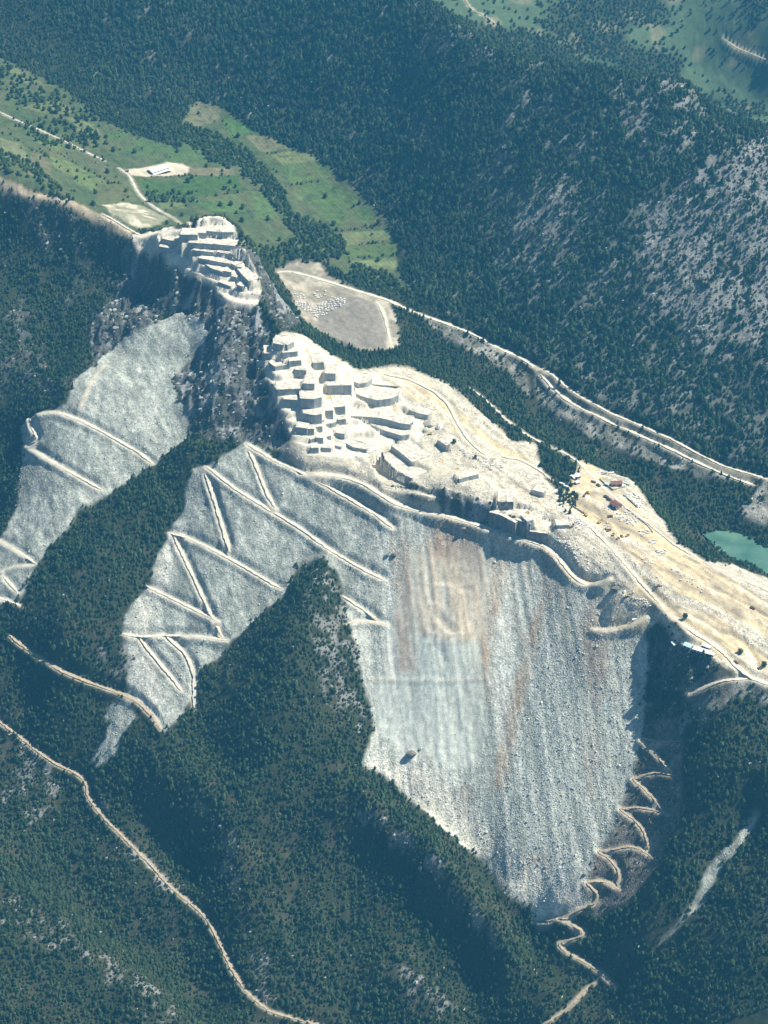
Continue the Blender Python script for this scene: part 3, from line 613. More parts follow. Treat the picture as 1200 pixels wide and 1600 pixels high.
# scree
sc = np.clip(R_SCREE, 0, 1)
st = np.clip((fbm(XX + 0.12 * YY, YY * 0.05, 12, 4, 98, 0.62) - 0.3) * 2.4, 0, 1)[..., None]
scol = np.array((0.335, 0.355, 0.315)) * (1 - st) + np.array((0.57, 0.59, 0.525)) * st
bl = np.clip((fbm(XX + 0.4 * YY, (YY - 0.4 * XX) * 0.6, 17, 5, 99, 0.68) - 0.38) * 3.0, 0, 1)[..., None]
scol2 = np.array((0.26, 0.28, 0.25)) * (1 - bl) + np.array((0.45, 0.475, 0.425)) * bl
mm = R_MAIN[..., None]
C = C * (1 - sc[..., None]) + sc[..., None] * (scol * mm + scol2 * (1 - mm))
sgn = np.clip((GUL - 0.35) * 3, 0, 1)
for uv, c, k in (([(585, 1080), (650, 1000), (765, 1000), (755, 1100), (745, 1200), (640, 1180), (585, 1140)], (0.54, 0.58, 0.52), 0.85),
                 ([(640, 850), (760, 850), (762, 1000), (650, 990)], (0.54, 0.475, 0.36), 1.0), ([(690, 810), (722, 814), (738, 850), (700, 872), (668, 862)], (0.35, 0.265, 0.20), 0.9),
                 ([(765, 850), (803, 850), (792, 900), (777, 960), (765, 1050), (760, 1120), (750, 1050), (762, 930)], (0.39, 0.31, 0.225), 0.9),
                 ([(836, 856), (868, 864), (864, 920), (852, 970), (832, 1050), (817, 1100), (792, 1235), (768, 1235), (790, 1100), (820, 1000), (845, 930)], (0.40, 0.32, 0.235), 0.9),
                 ([(605, 850), (640, 830), (645, 1000), (655, 1055), (618, 1050), (622, 960)], (0.38, 0.32, 0.26), 0.85),
                 ([(925, 918), (980, 930), (960, 1000), (940, 1100), (925, 1250), (913, 1250), (920, 1100), (908, 1000)], (0.35, 0.29, 0.235), 0.9),
                 ([(784, 1352), (825, 1342), (866, 1345), (864, 1358), (830, 1364)], (0.33, 0.29, 0.23), 0.8), ([(704, 1240), (736, 1230), (736, 1258)], (0.33, 0.29, 0.24), 0.8),
                 ([(868, 1300), (886, 1300), (884, 1318), (874, 1325)], (0.28, 0.25, 0.20), 0.6),
                 ([(560, 1185), (640, 1245), (760, 1345), (840, 1440), (930, 1410), (905, 1385), (860, 1360), (780, 1320), (700, 1240), (640, 1195)], (0.66, 0.62, 0.53), 0.8),
                 ([(190, 990), (230, 925), (265, 850), (290, 800), (280, 870), (250, 940), (220, 1010), (250, 1080), (250, 1130), (205, 1070)], (0.62, 0.60, 0.53), 0.7)):
    C = mixc(C, c, np.clip(region(uv, 20, 5) * k * (0.3 + 0.9 * sgn), 0, 1))
TOPM = np.clip((H + 150) / 110, 0, 1) * R_MAIN
C = mixc(C, (0.37, 0.29, 0.21), TOPM * np.clip((fbm(XX + 0.12 * YY, YY * 0.04, 14, 3, 211) - 0.52) * 6, 0, 1) * 0.55)
C = mixc(C, (0.24, 0.22, 0.20), TOPM * np.clip((fbm(XX + 0.12 * YY, YY * 0.05, 9, 3, 212) - 0.56) * 6, 0, 1) * 0.5)
C = mixc(C, (0.50, 0.47, 0.40), np.clip(LEDGE, 0, 1) * 0.5)
# quarry floors
q1 = np.clip(R_LOWQ + R_UPQ, 0, 1)
C = mixc(C, (0.52, 0.48, 0.38), q1); C = mixc(C, (0.66, 0.62, 0.52), np.clip(R_TERR + R_UPQ, 0, 1) * 0.8)
C = mixc(C, (0.40, 0.37, 0.31), q1 * (1 - 0.6 * np.clip(R_TERR + R_UPQ, 0, 1)) * np.clip((ridged(XX + YY * 0.8, YY - 0.8 * XX, 26, 4, 111) - 0.55) * 4, 0, 1) * 0.8)
C = mixc(C, (0.60, 0.485, 0.28), np.clip(R_SAND, 0, 1) * 0.85)
C = mixc(C, (0.47, 0.38, 0.26), R_SAND * np.clip((fbm(XX, YY, 30, 4, 112) - 0.55) * 6, 0, 1) * 0.6)
C = mixc(C, (0.45, 0.41, 0.31), q1 * (XX > 110) * np.clip((fbm(XX + YY, YY * 0.25 - XX * 0.25, 10, 4, 113) - 0.5) * 5, 0, 1) * 0.55)
C = mixc(C, (0.62, 0.58, 0.48), PLAT * np.clip((GRAIN - 0.54) * 8, 0, 1) * 0.8)
C = mixc(C, (0.30, 0.26, 0.20), PLAT * np.clip((0.44 - GRAIN) * 8, 0, 1) * 0.75)
for u, v, r in ((481, 568.5, 5), (487, 590, 4), (515, 622, 7), (616, 636, 4), (715, 733, 4), (778, 779, 5), (480, 547, 4), (690, 719, 4)):
    p = cast([(u, v)])[0]
    C = mixc(C, (0.42, 0.30, 0.13), np.clip(1.5 - np.hypot(XX - p[0], (YY - p[1]) * 0.7) / r, 0, 1) * 0.85)
C = mixc(C, (0.50, 0.46, 0.37), np.clip(SPILL * R_SCREE, 0, 1) * 0.75 * np.clip(2.2 * fbm(XX, YY, 9, 3, 191) - 0.35, 0, 1))
C = mixc(C, (0.52, 0.48, 0.38), np.clip(ROADM, 0, 1) * 0.8 * np.clip(2.6 * fbm(XX, YY, 7, 3, 192) - 0.3, 0.1, 1))
C = mixc(C, (0.42, 0.40, 0.32), np.clip(blur(R_POND, 4) * 2, 0, 1)); C = mixc(C, (0.30, 0.33, 0.30), R_POND)
C *= (0.82 + 0.36 * fbm(XX, YY, 7, 3, 120))[..., None]

# ------------------------------------------------------------------ materials
def newmat(name):
    m = bpy.data.materials.new(name); m.use_nodes = True
    nt = m.node_tree; b = nt.nodes['Principled BSDF']
    b.inputs['Roughness'].default_value = 0.9
    b.inputs['Specular IOR Level'].default_value = 0.15
    return m, nt, b
def node(nt, kind, **kw):
    n = nt.nodes.new(kind)
    for k, v in kw.items():
        if k in n.inputs: n.inputs[k].default_value = v
        else: setattr(n, k, v)
    return n
def noisemat(name, c1, c2, scale, detail=4, rough=0.85, stretch=(1, 1, 1), spec=0.2, bump=0.0, lo=0.35, hi=0.65):
    """Two colours mixed by a noise laid out in world-sized object space."""
    m, nt, b = newmat(name)
    tc = node(nt, 'ShaderNodeNewGeometry'); mp = node(nt, 'ShaderNodeMapping'); mp.inputs['Scale'].default_value = stretch
    nz = node(nt, 'ShaderNodeTexNoise', Scale=scale, Detail=detail, Roughness=0.6)
    cr = node(nt, 'ShaderNodeValToRGB')
    cr.color_ramp.elements[0].position = lo; cr.color_ramp.elements[0].color = (*c1, 1)
    cr.color_ramp.elements[1].position = hi; cr.color_ramp.elements[1].color = (*c2, 1)
    L = nt.links.new
    L(tc.outputs['Position'], mp.inputs['Vector']); L(mp.outputs['Vector'], nz.inputs['Vector']); L(nz.outputs['Fac'], cr.inputs['Fac']); L(cr.outputs['Color'], b.inputs['Base Color'])
    b.inputs['Roughness'].default_value = rough; b.inputs['Specular IOR Level'].default_value = spec
    if bump:
        bm = node(nt, 'ShaderNodeBump', Strength=0.8, Distance=bump); L(nz.outputs['Fac'], bm.inputs['Height']); L(bm.outputs['Normal'], b.inputs['Normal'])
    return m
def flatmat(name, c, rough=0.6, spec=0.3, metal=0.0):
    """One paint, worn by a fine noise."""
    m = noisemat(name, tuple(x * 0.82 for x in c), c, 1.1, 5, rough, spec=spec)
    m.node_tree.nodes['Principled BSDF'].inputs['Metallic'].default_value = metal
    return m

def ground_material():
    m, nt, b = newmat('ground'); L = nt.links.new
    at_ = node(nt, 'ShaderNodeAttribute', attribute_name='albedo')
    st_ = node(nt, 'ShaderNodeAttribute', attribute_name='stony')
    g = node(nt, 'ShaderNodeNewGeometry')
    vo = node(nt, 'ShaderNodeTexVoronoi', Scale=0.38, Randomness=1.0); nz = node(nt, 'ShaderNodeTexNoise', Scale=0.55, Detail=6.0, Roughness=0.7)
    n2 = node(nt, 'ShaderNodeTexNoise', Scale=0.09, Detail=5.0, Roughness=0.65)
    for n in (vo, nz, n2): L(g.outputs['Position'], n.inputs['Vector'])
    sep = node(nt, 'ShaderNodeSeparateColor'); L(vo.outputs['Color'], sep.inputs['Color'])
    # stones: each cell its own grey
    a = node(nt, 'ShaderNodeMapRange'); L(sep.outputs[0], a.inputs['Value']); a.inputs['To Min'].default_value = 0.62; a.inputs['To Max'].default_value = 1.28
    c = node(nt, 'ShaderNodeMapRange'); L(nz.outputs['Fac'], c.inputs['Value']); c.inputs['From Min'].default_value = 0.3; c.inputs['From Max'].default_value = 0.7; c.inputs['To Min'].default_value = 0.68; c.inputs['To Max'].default_value = 1.3
    d = node(nt, 'ShaderNodeMapRange'); L(n2.outputs['Fac'], d.inputs['Value']); d.inputs['From Min'].default_value = 0.3; d.inputs['From Max'].default_value = 0.7; d.inputs['To Min'].default_value = 0.85; d.inputs['To Max'].default_value = 1.13
    mx = node(nt, 'ShaderNodeMix', data_type='FLOAT'); L(st_.outputs['Fac'], mx.inputs[0]); mx.inputs[2].default_value = 1.0; L(a.outputs[0], mx.inputs[3])
    m1 = node(nt, 'ShaderNodeMath', operation='MULTIPLY'); L(mx.outputs[0], m1.inputs[0]); L(c.outputs[0], m1.inputs[1])
    m2 = node(nt, 'ShaderNodeMath', operation='MULTIPLY'); L(m1.outputs[0], m2.inputs[0]); L(d.outputs[0], m2.inputs[1])
    v = node(nt, 'ShaderNodeVectorMath', operation='SCALE'); L(at_.outputs['Color'], v.inputs[0]); L(m2.outputs[0], v.inputs['Scale'])
    L(v.outputs[0], b.inputs['Base Color'])
    # relief of the stones
    hh = node(nt, 'ShaderNodeMath', operation='MULTIPLY'); L(vo.outputs['Distance'], hh.inputs[0]); L(st_.outputs['Fac'], hh.inputs[1])
    h2 = node(nt, 'ShaderNodeMath', operation='MULTIPLY_ADD'); L(nz.outputs['Fac'], h2.inputs[0]); h2.inputs[1].default_value = 0.9; L(hh.outputs[0], h2.inputs[2])
    bp = node(nt, 'ShaderNodeBump', Strength=0.8, Distance=0.9); L(h2.outputs[0], bp.inputs['Height']); L(bp.outputs['Normal'], b.inputs['Normal'])
    b.inputs['Roughness'].default_value = 1.0; b.inputs['Specular IOR Level'].default_value = 0.05
    return m

# ------------------------------------------------------------------ the ground as one sheet
def mesh_from(name, V, Fq, smooth=False):
    me = bpy.data.meshes.new(name)
    V = np.asarray(V, np.float32); Fq = np.asarray(Fq, np.int32)
    me.vertices.add(len(V)); me.vertices.foreach_set('co', V.ravel())
    k = Fq.shape[1]
    me.loops.add(Fq.size); me.polygons.add(len(Fq))
    me.loops.foreach_set('vertex_index', Fq.ravel())
    me.polygons.foreach_set('loop_start', np.arange(len(Fq), dtype=np.int32) * k)
    me.polygons.foreach_set('use_smooth', np.full(len(Fq), smooth))
    me.update(calc_edges=True); me.validate()
    return me
def link(name, me, mat=None, parent=None):
    o = bpy.data.objects.new(name, me); COL.objects.link(o)
    if mat is not None and me is not None and not me.materials: me.materials.append(mat)
    if parent is not None: o.parent = parent
    return o
def tag(o, label=None, cat=None, group=None, kind=None):
    for k, v in (('label', label), ('category', cat), ('group', group), ('kind', kind)):
        if v: o[k] = v
    return o

idx = np.arange(NX * NY).reshape(NY, NX)
quads = np.stack((idx[:-1, :-1], idx[:-1, 1:], idx[1:, 1:], idx[1:, :-1]), -1).reshape(-1, 4)
JX = (vnoise(XX * 0.7, YY * 0.7, 301) - 0.5) * 1.2
me = mesh_from('terrain', np.stack((XX + JX, YY + JX[::-1], H), -1).reshape(-1, 3), quads, True)
a = me.attributes.new('albedo', 'FLOAT_COLOR', 'POINT')
a.data.foreach_set('color', np.concatenate((C, np.ones((NY, NX, 1))), -1).astype(np.float32).ravel())
SMOOTH = region([(585, 1080), (640, 860), (765, 850), (762, 1010), (755, 1100), (745, 1200), (640, 1180), (585, 1140)], 20, 4)
STONY = np.clip(R_SCREE * (0.8 - 0.6 * SMOOTH) + 0.5 * (R_LOWQ + R_UPQ) * (1 - 0.8 * R_SAND) * (1 - 0.7 * np.clip(R_TERR + R_UPQ, 0, 1)) + 0.5 * PLAT * np.clip((GRAIN - 0.5) * 8, 0, 1) + 0.8 * R_BANK + R_SPUR + 0.8 * ROCKM + 0.6 * CLIFF - ROADM, 0, 1)
a = me.attributes.new('stony', 'FLOAT', 'POINT'); a.data.foreach_set('value', STONY.astype(np.float32).ravel())
tag(link('terrain', me, ground_material()), 'mountain ground of woods, screes, fields and quarry floors', kind='structure')

# ------------------------------------------------------------------ road ribbons
M_TRK = noisemat('gravel track', (0.28, 0.22, 0.15), (0.46, 0.38, 0.27), 0.35, 5, 0.95)
M_HAUL = noisemat('marble dust road', (0.47, 0.44, 0.36), (0.64, 0.60, 0.51), 0.3, 5, 0.95)
RLAB = {'forest_road': 'pale dirt road through the dark woods', 'scree_track': 'bulldozed track zigzagging over the grey scree', 'haul_road': 'wide dusty haul road on the quarry plateau', 'spur_track': 'narrow brown hairpin track down the spur right of the scree', 'valley_road': 'sandy road along the valley behind the quarry', 'far_road': 'thin road in the far valley'}
for name, kind, q, wid in roads:
    n = len(q)
    t = np.gradient(q[:, :2], axis=0); t /= np.linalg.norm(t, axis=1)[:, None] + 1e-9
    nr = np.stack((-t[:, 1], t[:, 0]), 1)
    V = []
    for k, f in enumerate((-0.5, -0.22, 0.0, 0.22, 0.5)):
        jit = (RNG.random(n) - 0.5) * 1.6 if abs(f) == 0.5 else np.zeros(n)
        p = q[:, :2] + nr * (wid * f + jit)[:, None]
        V.append(np.column_stack((p, q[:, 2] + 0.10 - 0.06 * abs(f) + 0.08 * np.sin(np.arange(n) * 1.7 + 9 * f))))
    V = np.stack(V, 1).reshape(-1, 3)
    i = np.arange((n - 1)).repeat(4) * 5 + np.tile(np.arange(4), n - 1)
    fq = np.stack((i, i + 5, i + 6, i + 1), 1)[:, ::-1]
    tag(link(name, mesh_from(name, V, fq, False), M_HAUL if kind == HAUL else M_TRK), RLAB[name], kind='structure')

# ------------------------------------------------------------------ pond
pv = cast(dense([(1096, 830), (1130, 824), (1172, 842), (1225, 864), (1340, 905), (1360, 945), (1200, 910), (1155, 890), (1130, 868)], 6, True)[:-1])
zw = ZW
bmv = [(p[0], p[1], zw) for p in pv]
mp_, nt, b = newmat('pond water'); b.inputs['Roughness'].default_value = 0.12; b.inputs['Specular IOR Level'].default_value = 0.5
g_ = node(nt, 'ShaderNodeNewGeometry'); z_ = node(nt, 'ShaderNodeTexNoise', Scale=0.022, Detail=5.0); c_ = node(nt, 'ShaderNodeValToRGB')
c_.color_ramp.elements[0].position = 0.35; c_.color_ramp.elements[0].color = (0.05, 0.125, 0.095, 1); c_.color_ramp.elements[1].position = 0.65; c_.color_ramp.elements[1].color = (0.11, 0.215, 0.155, 1)
nt.links.new(g_.outputs['Position'], z_.inputs['Vector']); nt.links.new(z_.outputs['Fac'], c_.inputs['Fac']); nt.links.new(c_.outputs['Color'], b.inputs['Base Color'])
me = bpy.data.meshes.new('pond_water'); me.from_pydata(bmv, [], [tuple(range(len(bmv)))]); me.update()
tag(link('pond_water', me, mp_), 'green pond behind the quarry plateau', kind='structure')

# ------------------------------------------------------------------ sky, sun, haze, camera
SUN_AZ, SUN_EL = math.radians(76), math.radians(54)
w = bpy.data.worlds.new('World'); SC.world = w; w.use_nodes = True
bg = w.node_tree.nodes['Background']; sky = w.node_tree.nodes.new('ShaderNodeTexSky')
sky.sky_type = 'NISHITA'; sky.sun_disc = False; sky.sun_elevation = SUN_EL; sky.sun_rotation = SUN_AZ; sky.altitude = 900
w.node_tree.links.new(sky.outputs['Color'], bg.inputs['Color']); bg.inputs['Strength'].default_value = 0.05
sd = bpy.data.lights.new('sun', 'SUN'); sd.energy = 5.0; sd.angle = math.radians(0.5); sd.color = (1.0, 0.93, 0.80)
so = bpy.data.objects.new('sun', sd); COL.objects.link(so)
sv = Vector((math.sin(SUN_AZ) * math.cos(SUN_EL), math.cos(SUN_AZ) * math.cos(SUN_EL), math.sin(SUN_EL)))
so.rotation_euler = sv.to_track_quat('Z', 'Y').to_euler(); so.location = (600, 800, 2500)

HAZE = 5.7e-5
x0, x1, y0, y1, z0, z1 = -2000, 2000, -3300, 3800, -700, 1960
hv = [(x, y, z) for z in (z0, z1) for y in (y0, y1) for x in (x0, x1)]
me = bpy.data.meshes.new('haze'); me.from_pydata(hv, [], [(0, 2, 3, 1), (4, 5, 7, 6), (0, 1, 5, 4), (2, 6, 7, 3), (0, 4, 6, 2), (1, 3, 7, 5)]); me.update()
mh = bpy.data.materials.new('haze'); mh.use_nodes = True; nt = mh.node_tree
nt.nodes.remove(nt.nodes['Principled BSDF'])
pvn = nt.nodes.new('ShaderNodeVolumePrincipled'); pvn.inputs['Color'].default_value = (0.10, 0.50, 0.93, 1); pvn.inputs['Density'].default_value = HAZE; pvn.inputs['Anisotropy'].default_value = 0.2
nt.links.new(pvn.outputs['Volume'], nt.nodes['Material Output'].inputs['Volume'])
tag(link('haze', me, mh), 'thin blue mountain haze', kind='stuff')

cd = bpy.data.cameras.new('camera'); co = bpy.data.objects.new('camera', cd); COL.objects.link(co)
co.location = CAM; co.rotation_euler = (math.pi / 2 - PITCH, 0, 0)
cd.sensor_fit = 'VERTICAL'; cd.sensor_height = 24.0; cd.lens = 12.0 / (800.0 / F); cd.clip_start = 1.0; cd.clip_end = 20000
SC.camera = co
vs = SC.view_settings; vs.view_transform = 'Standard'; vs.look = 'None'; vs.gamma = 1.0; vs.exposure = 0.98
SC.cycles.volume_bounces = 0; SC.cycles.max_bounces = 5; SC.cycles.diffuse_bounces = 3
# ------------------------------------------------------------------ small mesh builder
class MB:
    def __init__(s): s.v, s.f, s.m = [], [], []
    def quad(s, pts, mi=0):
        k = len(s.v); s.v += [tuple(map(float, p)) for p in pts]; s.f.append(tuple(range(k, k + len(pts)))); s.m.append(mi)
    def box(s, c, d, rz=0.0, mi=0, taper=1.0):
        ca, sa = math.cos(rz), math.sin(rz); k = len(s.v)
        for z in (0, 1):
            t = 1.0 if z == 0 else taper
            for x, y in ((-1, -1), (1, -1), (1, 1), (-1, 1)):
                px, py = x * d[0] / 2 * t, y * d[1] / 2 * t
                s.v.append((c[0] + px * ca - py * sa, c[1] + px * sa + py * ca, c[2] + (z - 0.5) * d[2]))
        for q in ((0, 3, 2, 1), (4, 5, 6, 7), (0, 1, 5, 4), (1, 2, 6, 5), (2, 3, 7, 6), (3, 0, 4, 7)):
            s.f.append(tuple(k + i for i in q)); s.m.append(mi)
    def tube(s, a, b, r0, r1, n=7, mi=0):
        a, b = Vector(a), Vector(b); ax = (b - a).normalized(); u = ax.orthogonal().normalized(); w2 = ax.cross(u); k = len(s.v)
        for p, r in ((a, r0), (b, r1)):
            for i in range(n):
                g = 2 * math.pi * i / n; s.v.append(tuple(p + u * (r * math.cos(g)) + w2 * (r * math.sin(g))))
        for i in range(n):
            j = (i + 1) % n; s.f.append((k + i, k + j, k + n + j, k + n + i)); s.m.append(mi)
        s.f.append(tuple(k + i for i in reversed(range(n)))); s.m.append(mi)
        s.f.append(tuple(k + n + i for i in range(n))); s.m.append(mi)
    def mesh(s, name, mats, smooth=False):
        me = bpy.data.meshes.new(name); me.from_pydata(s.v, [], s.f); me.update()
        for m in mats: me.materials.append(m)
        me.polygons.foreach_set('material_index', s.m)
        if smooth: me.polygons.foreach_set('use_smooth', [True] * len(s.f))
        return me
def empty(name, loc, rz=0.0, scale=1.0):
    o = bpy.data.objects.new(name, None); COL.objects.link(o); o.location = loc; o.rotation_euler = (0, 0, rz); o.scale = (scale,) * 3
    o.empty_display_size = 1
    return o
def copy_tree(src, loc, rz=0.0, scale=1.0):
    r = src.copy(); COL.objects.link(r); r.location = loc; r.rotation_euler = (0, 0, rz); r.scale = (scale,) * 3
    for ch in src.children:
        c = ch.copy(); COL.objects.link(c); c.parent = r
        for g in ch.children:
            d = g.copy(); COL.objects.link(d); d.parent = c
    return r
Hn = H
def ground(u, v):
    return cast([(u, v)], Hn)[0]

# ------------------------------------------------------------------ marble benches
M_FACE = noisemat('sawn marble face', (0.23, 0.26, 0.265), (0.44, 0.46, 0.45), 0.16, 6, 0.7, stretch=(1, 1, 0.3), bump=0.12, lo=0.25, hi=0.75)
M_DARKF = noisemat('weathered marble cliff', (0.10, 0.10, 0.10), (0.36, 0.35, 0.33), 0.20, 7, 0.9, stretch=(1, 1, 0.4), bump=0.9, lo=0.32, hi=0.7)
M_TOP = noisemat('marble dust floor', (0.34, 0.31, 0.25), (0.60, 0.57, 0.49), 0.16, 8, 0.95, bump=0.4, lo=0.33, hi=0.56)
for q in benches:
    b, n, h, dep = q['b'], q['n'], q['h'], q['dep']
    o0 = b.mean(0)
    s = np.append(0, np.cumsum(np.hypot(np.diff(b[:, 0]), np.diff(b[:, 1]))))
    kk = max(2, int(s[-1] / 3.2) + 1); t = np.linspace(0, s[-1], kk)
    fx, fy = np.interp(t, s, b[:, 0]) - o0[0], np.interp(t, s, b[:, 1]) - o0[1]
    pan = np.floor(t / 8.5 + RNG.random()).astype(int); po = {p: RNG.random() for p in set(pan)}
    off = np.array([po[p] for p in pan]) * 0.9; tj = np.array([po[p] for p in pan]) * 0.9 + RNG.random(kk) * 0.3
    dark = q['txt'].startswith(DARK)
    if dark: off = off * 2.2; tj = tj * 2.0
    fx = fx + n[0] * off; fy = fy + n[1] * off
    V, Fc = [], []
    lev = (-6.0, 0.0, 0.34 * h, 0.67 * h, h)
    for li, z in enumerate(lev):
        for i in range(kk):
            jig = (RNG.random() - 0.5) * (1.6 if dark else 0.25)
            lean = 0.06 * max(z, 0)
            V.append((fx[i] + n[0] * (jig + lean), fy[i] + n[1] * (jig + lean), z - (tj[i] if li == 4 else 0)))
    for li in range(4):
        for i in range(kk - 1):
            a0 = li * kk + i; Fc.append((a0, a0 + 1, a0 + kk + 1, a0 + kk))
    # side walls and back
    bk = len(V)
    for i in (0, kk - 1):
        for z in (-6.0, h - tj[i]): V.append((fx[i] + n[0] * dep, fy[i] + n[1] * dep, z))
    Fc.append((0, 4 * kk, bk + 1, bk)); Fc.append((kk - 1, bk + 2, bk + 3, 5 * kk - 1)); Fc.append((bk, bk + 1, bk + 3, bk + 2))
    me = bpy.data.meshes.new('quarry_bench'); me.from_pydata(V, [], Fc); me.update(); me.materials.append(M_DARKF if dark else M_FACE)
    o = link('quarry_bench', me); o.location = o0
    tag(o, f"{q['txt']} of the {q['grp']}", 'quarry bench', f"stone benches of the {q['grp']}")
    # dusty top
    V, Fc = [], []
    rows = max(3, int(dep / 3.5))
    for r in range(rows + 1):
        d = dep * r / rows
        for i in range(kk):
            zz = h - tj[i] * (1 - r / rows) + (RNG.random() - 0.5) * 0.5 * (0 < r < rows) + 0.05
            V.append((fx[i] + n[0] * (d + 0.06 * h), fy[i] + n[1] * (d + 0.06 * h), zz))
    for r in range(rows):
        for i in range(kk - 1):
            a0 = r * kk + i; Fc.append((a0, a0 + 1, a0 + kk + 1, a0 + kk))
    me = bpy.data.meshes.new('dusty_top'); me.from_pydata(V, [], Fc); me.update(); me.materials.append(M_TOP)
    link('dusty_top', me, None, o)

# ------------------------------------------------------------------ scattering
def scatter_group(name, sources):
    ng = bpy.data.node_groups.new(name, 'GeometryNodeTree')
    ng.interface.new_socket('Geometry', in_out='INPUT', socket_type='NodeSocketGeometry')
    ng.interface.new_socket('Geometry', in_out='OUTPUT', socket_type='NodeSocketGeometry')
    L = ng.links.new
    gi, go = ng.nodes.new('NodeGroupInput'), ng.nodes.new('NodeGroupOutput')
    jn = ng.nodes.new('GeometryNodeJoinGeometry')
    for s in reversed(sources):
        oi = ng.nodes.new('GeometryNodeObjectInfo'); oi.transform_space = 'ORIGINAL'; oi.inputs['Object'].default_value = s; oi.inputs['As Instance'].default_value = False
        gt = ng.nodes.new('GeometryNodeGeometryToInstance'); L(oi.outputs['Geometry'], gt.inputs[0]); L(gt.outputs[0], jn.inputs[0])
    ip = ng.nodes.new('GeometryNodeInstanceOnPoints'); ip.inputs['Pick Instance'].default_value = True
    def attr(nm, ty):
        a = ng.nodes.new('GeometryNodeInputNamedAttribute'); a.data_type = ty; a.inputs['Name'].default_value = nm
        return a.outputs['Attribute']
    L(gi.outputs[0], ip.inputs['Points']); L(jn.outputs[0], ip.inputs['Instance'])
    L(attr('kind', 'INT'), ip.inputs['Instance Index']); L(attr('rot', 'FLOAT_VECTOR'), ip.inputs['Rotation']); L(attr('scl', 'FLOAT_VECTOR'), ip.inputs['Scale'])
    L(ip.outputs[0], go.inputs[0])
    return ng
def scatter(name, x, y, z, scl, kindi, ng, label, rot=None):
    n = len(x)
    me = bpy.data.meshes.new(name); me.vertices.add(n)
    me.vertices.foreach_set('co', np.stack((x, y, z), 1).astype(np.float32).ravel())
    if rot is None: rot = np.stack((np.zeros(n), np.zeros(n), RNG.random(n) * 6.283), 1)
    me.attributes.new('rot', 'FLOAT_VECTOR', 'POINT').data.foreach_set('vector', rot.astype(np.float32).ravel())
    me.attributes.new('scl', 'FLOAT_VECTOR', 'POINT').data.foreach_set('vector', scl.astype(np.float32).ravel())
    me.attributes.new('kind', 'INT', 'POINT').data.foreach_set('value', kindi.astype(np.int32))
    o = link(name, me); md = o.modifiers.new('scatter', 'NODES'); md.node_group = ng
    tag(o, label, kind='stuff')
    return o
def jitter(x0, x1, y0, y1, s):
    gx, gy = np.meshgrid(np.arange(x0, x1, s), np.arange(y0, y1, s))
    x = gx.ravel() + (RNG.random(gx.size) - 0.5) * s * 0.95; y = gy.ravel() + (RNG.random(gx.size) - 0.5) * s * 0.95
    z = sample(H, x, y)
    u, v, d = project(np.stack((x, y, z), 1))
    k = (u > -140) & (u < 1340) & (v > -60) & (v < 1700)
    return x[k], y[k], z[k], u[k], v[k], d[k]

# ------------------------------------------------------------------ trees
def leafmat(name, c1, c2):
    m, nt, b = newmat(name); L = nt.links.new
    oi = node(nt, 'ShaderNodeObjectInfo'); g = node(nt, 'ShaderNodeNewGeometry'); nz = node(nt, 'ShaderNodeTexNoise', Scale=0.014, Detail=4.0, Roughness=0.65)
    L(g.outputs['Position'], nz.inputs['Vector'])
    ad = node(nt, 'ShaderNodeMath', operation='MULTIPLY_ADD'); L(nz.outputs['Fac'], ad.inputs[0]); ad.inputs[1].default_value = 1.5
    sb = node(nt, 'ShaderNodeMath', operation='MULTIPLY_ADD'); L(oi.outputs['Random'], sb.inputs[0]); sb.inputs[1].default_value = 0.75; sb.inputs[2].default_value = -0.62
    L(sb.outputs[0], ad.inputs[2])
    cr = node(nt, 'ShaderNodeValToRGB'); cr.color_ramp.elements[0].position = 0.1; cr.color_ramp.elements[0].color = (*c1, 1); cr.color_ramp.elements[1].position = 0.9; cr.color_ramp.elements[1].color = (*c2, 1)
    L(ad.outputs[0], cr.inputs['Fac']); L(cr.outputs['Color'], b.inputs['Base Color'])
    b.inputs['Roughness'].default_value = 0.85; b.inputs['Specular IOR Level'].default_value = 0.1
    return m
M_PINE = leafmat('pine needles', (0.022, 0.052, 0.029), (0.080, 0.130, 0.058))
M_BROAD = leafmat('broad leaves', (0.032, 0.066, 0.026), (0.085, 0.130, 0.045))
M_SHRUB = leafmat('maquis leaves', (0.040, 0.058, 0.030), (0.095, 0.108, 0.055))
M_BARK = noisemat('bark', (0.08, 0.06, 0.045), (0.16, 0.12, 0.09), 3.0)
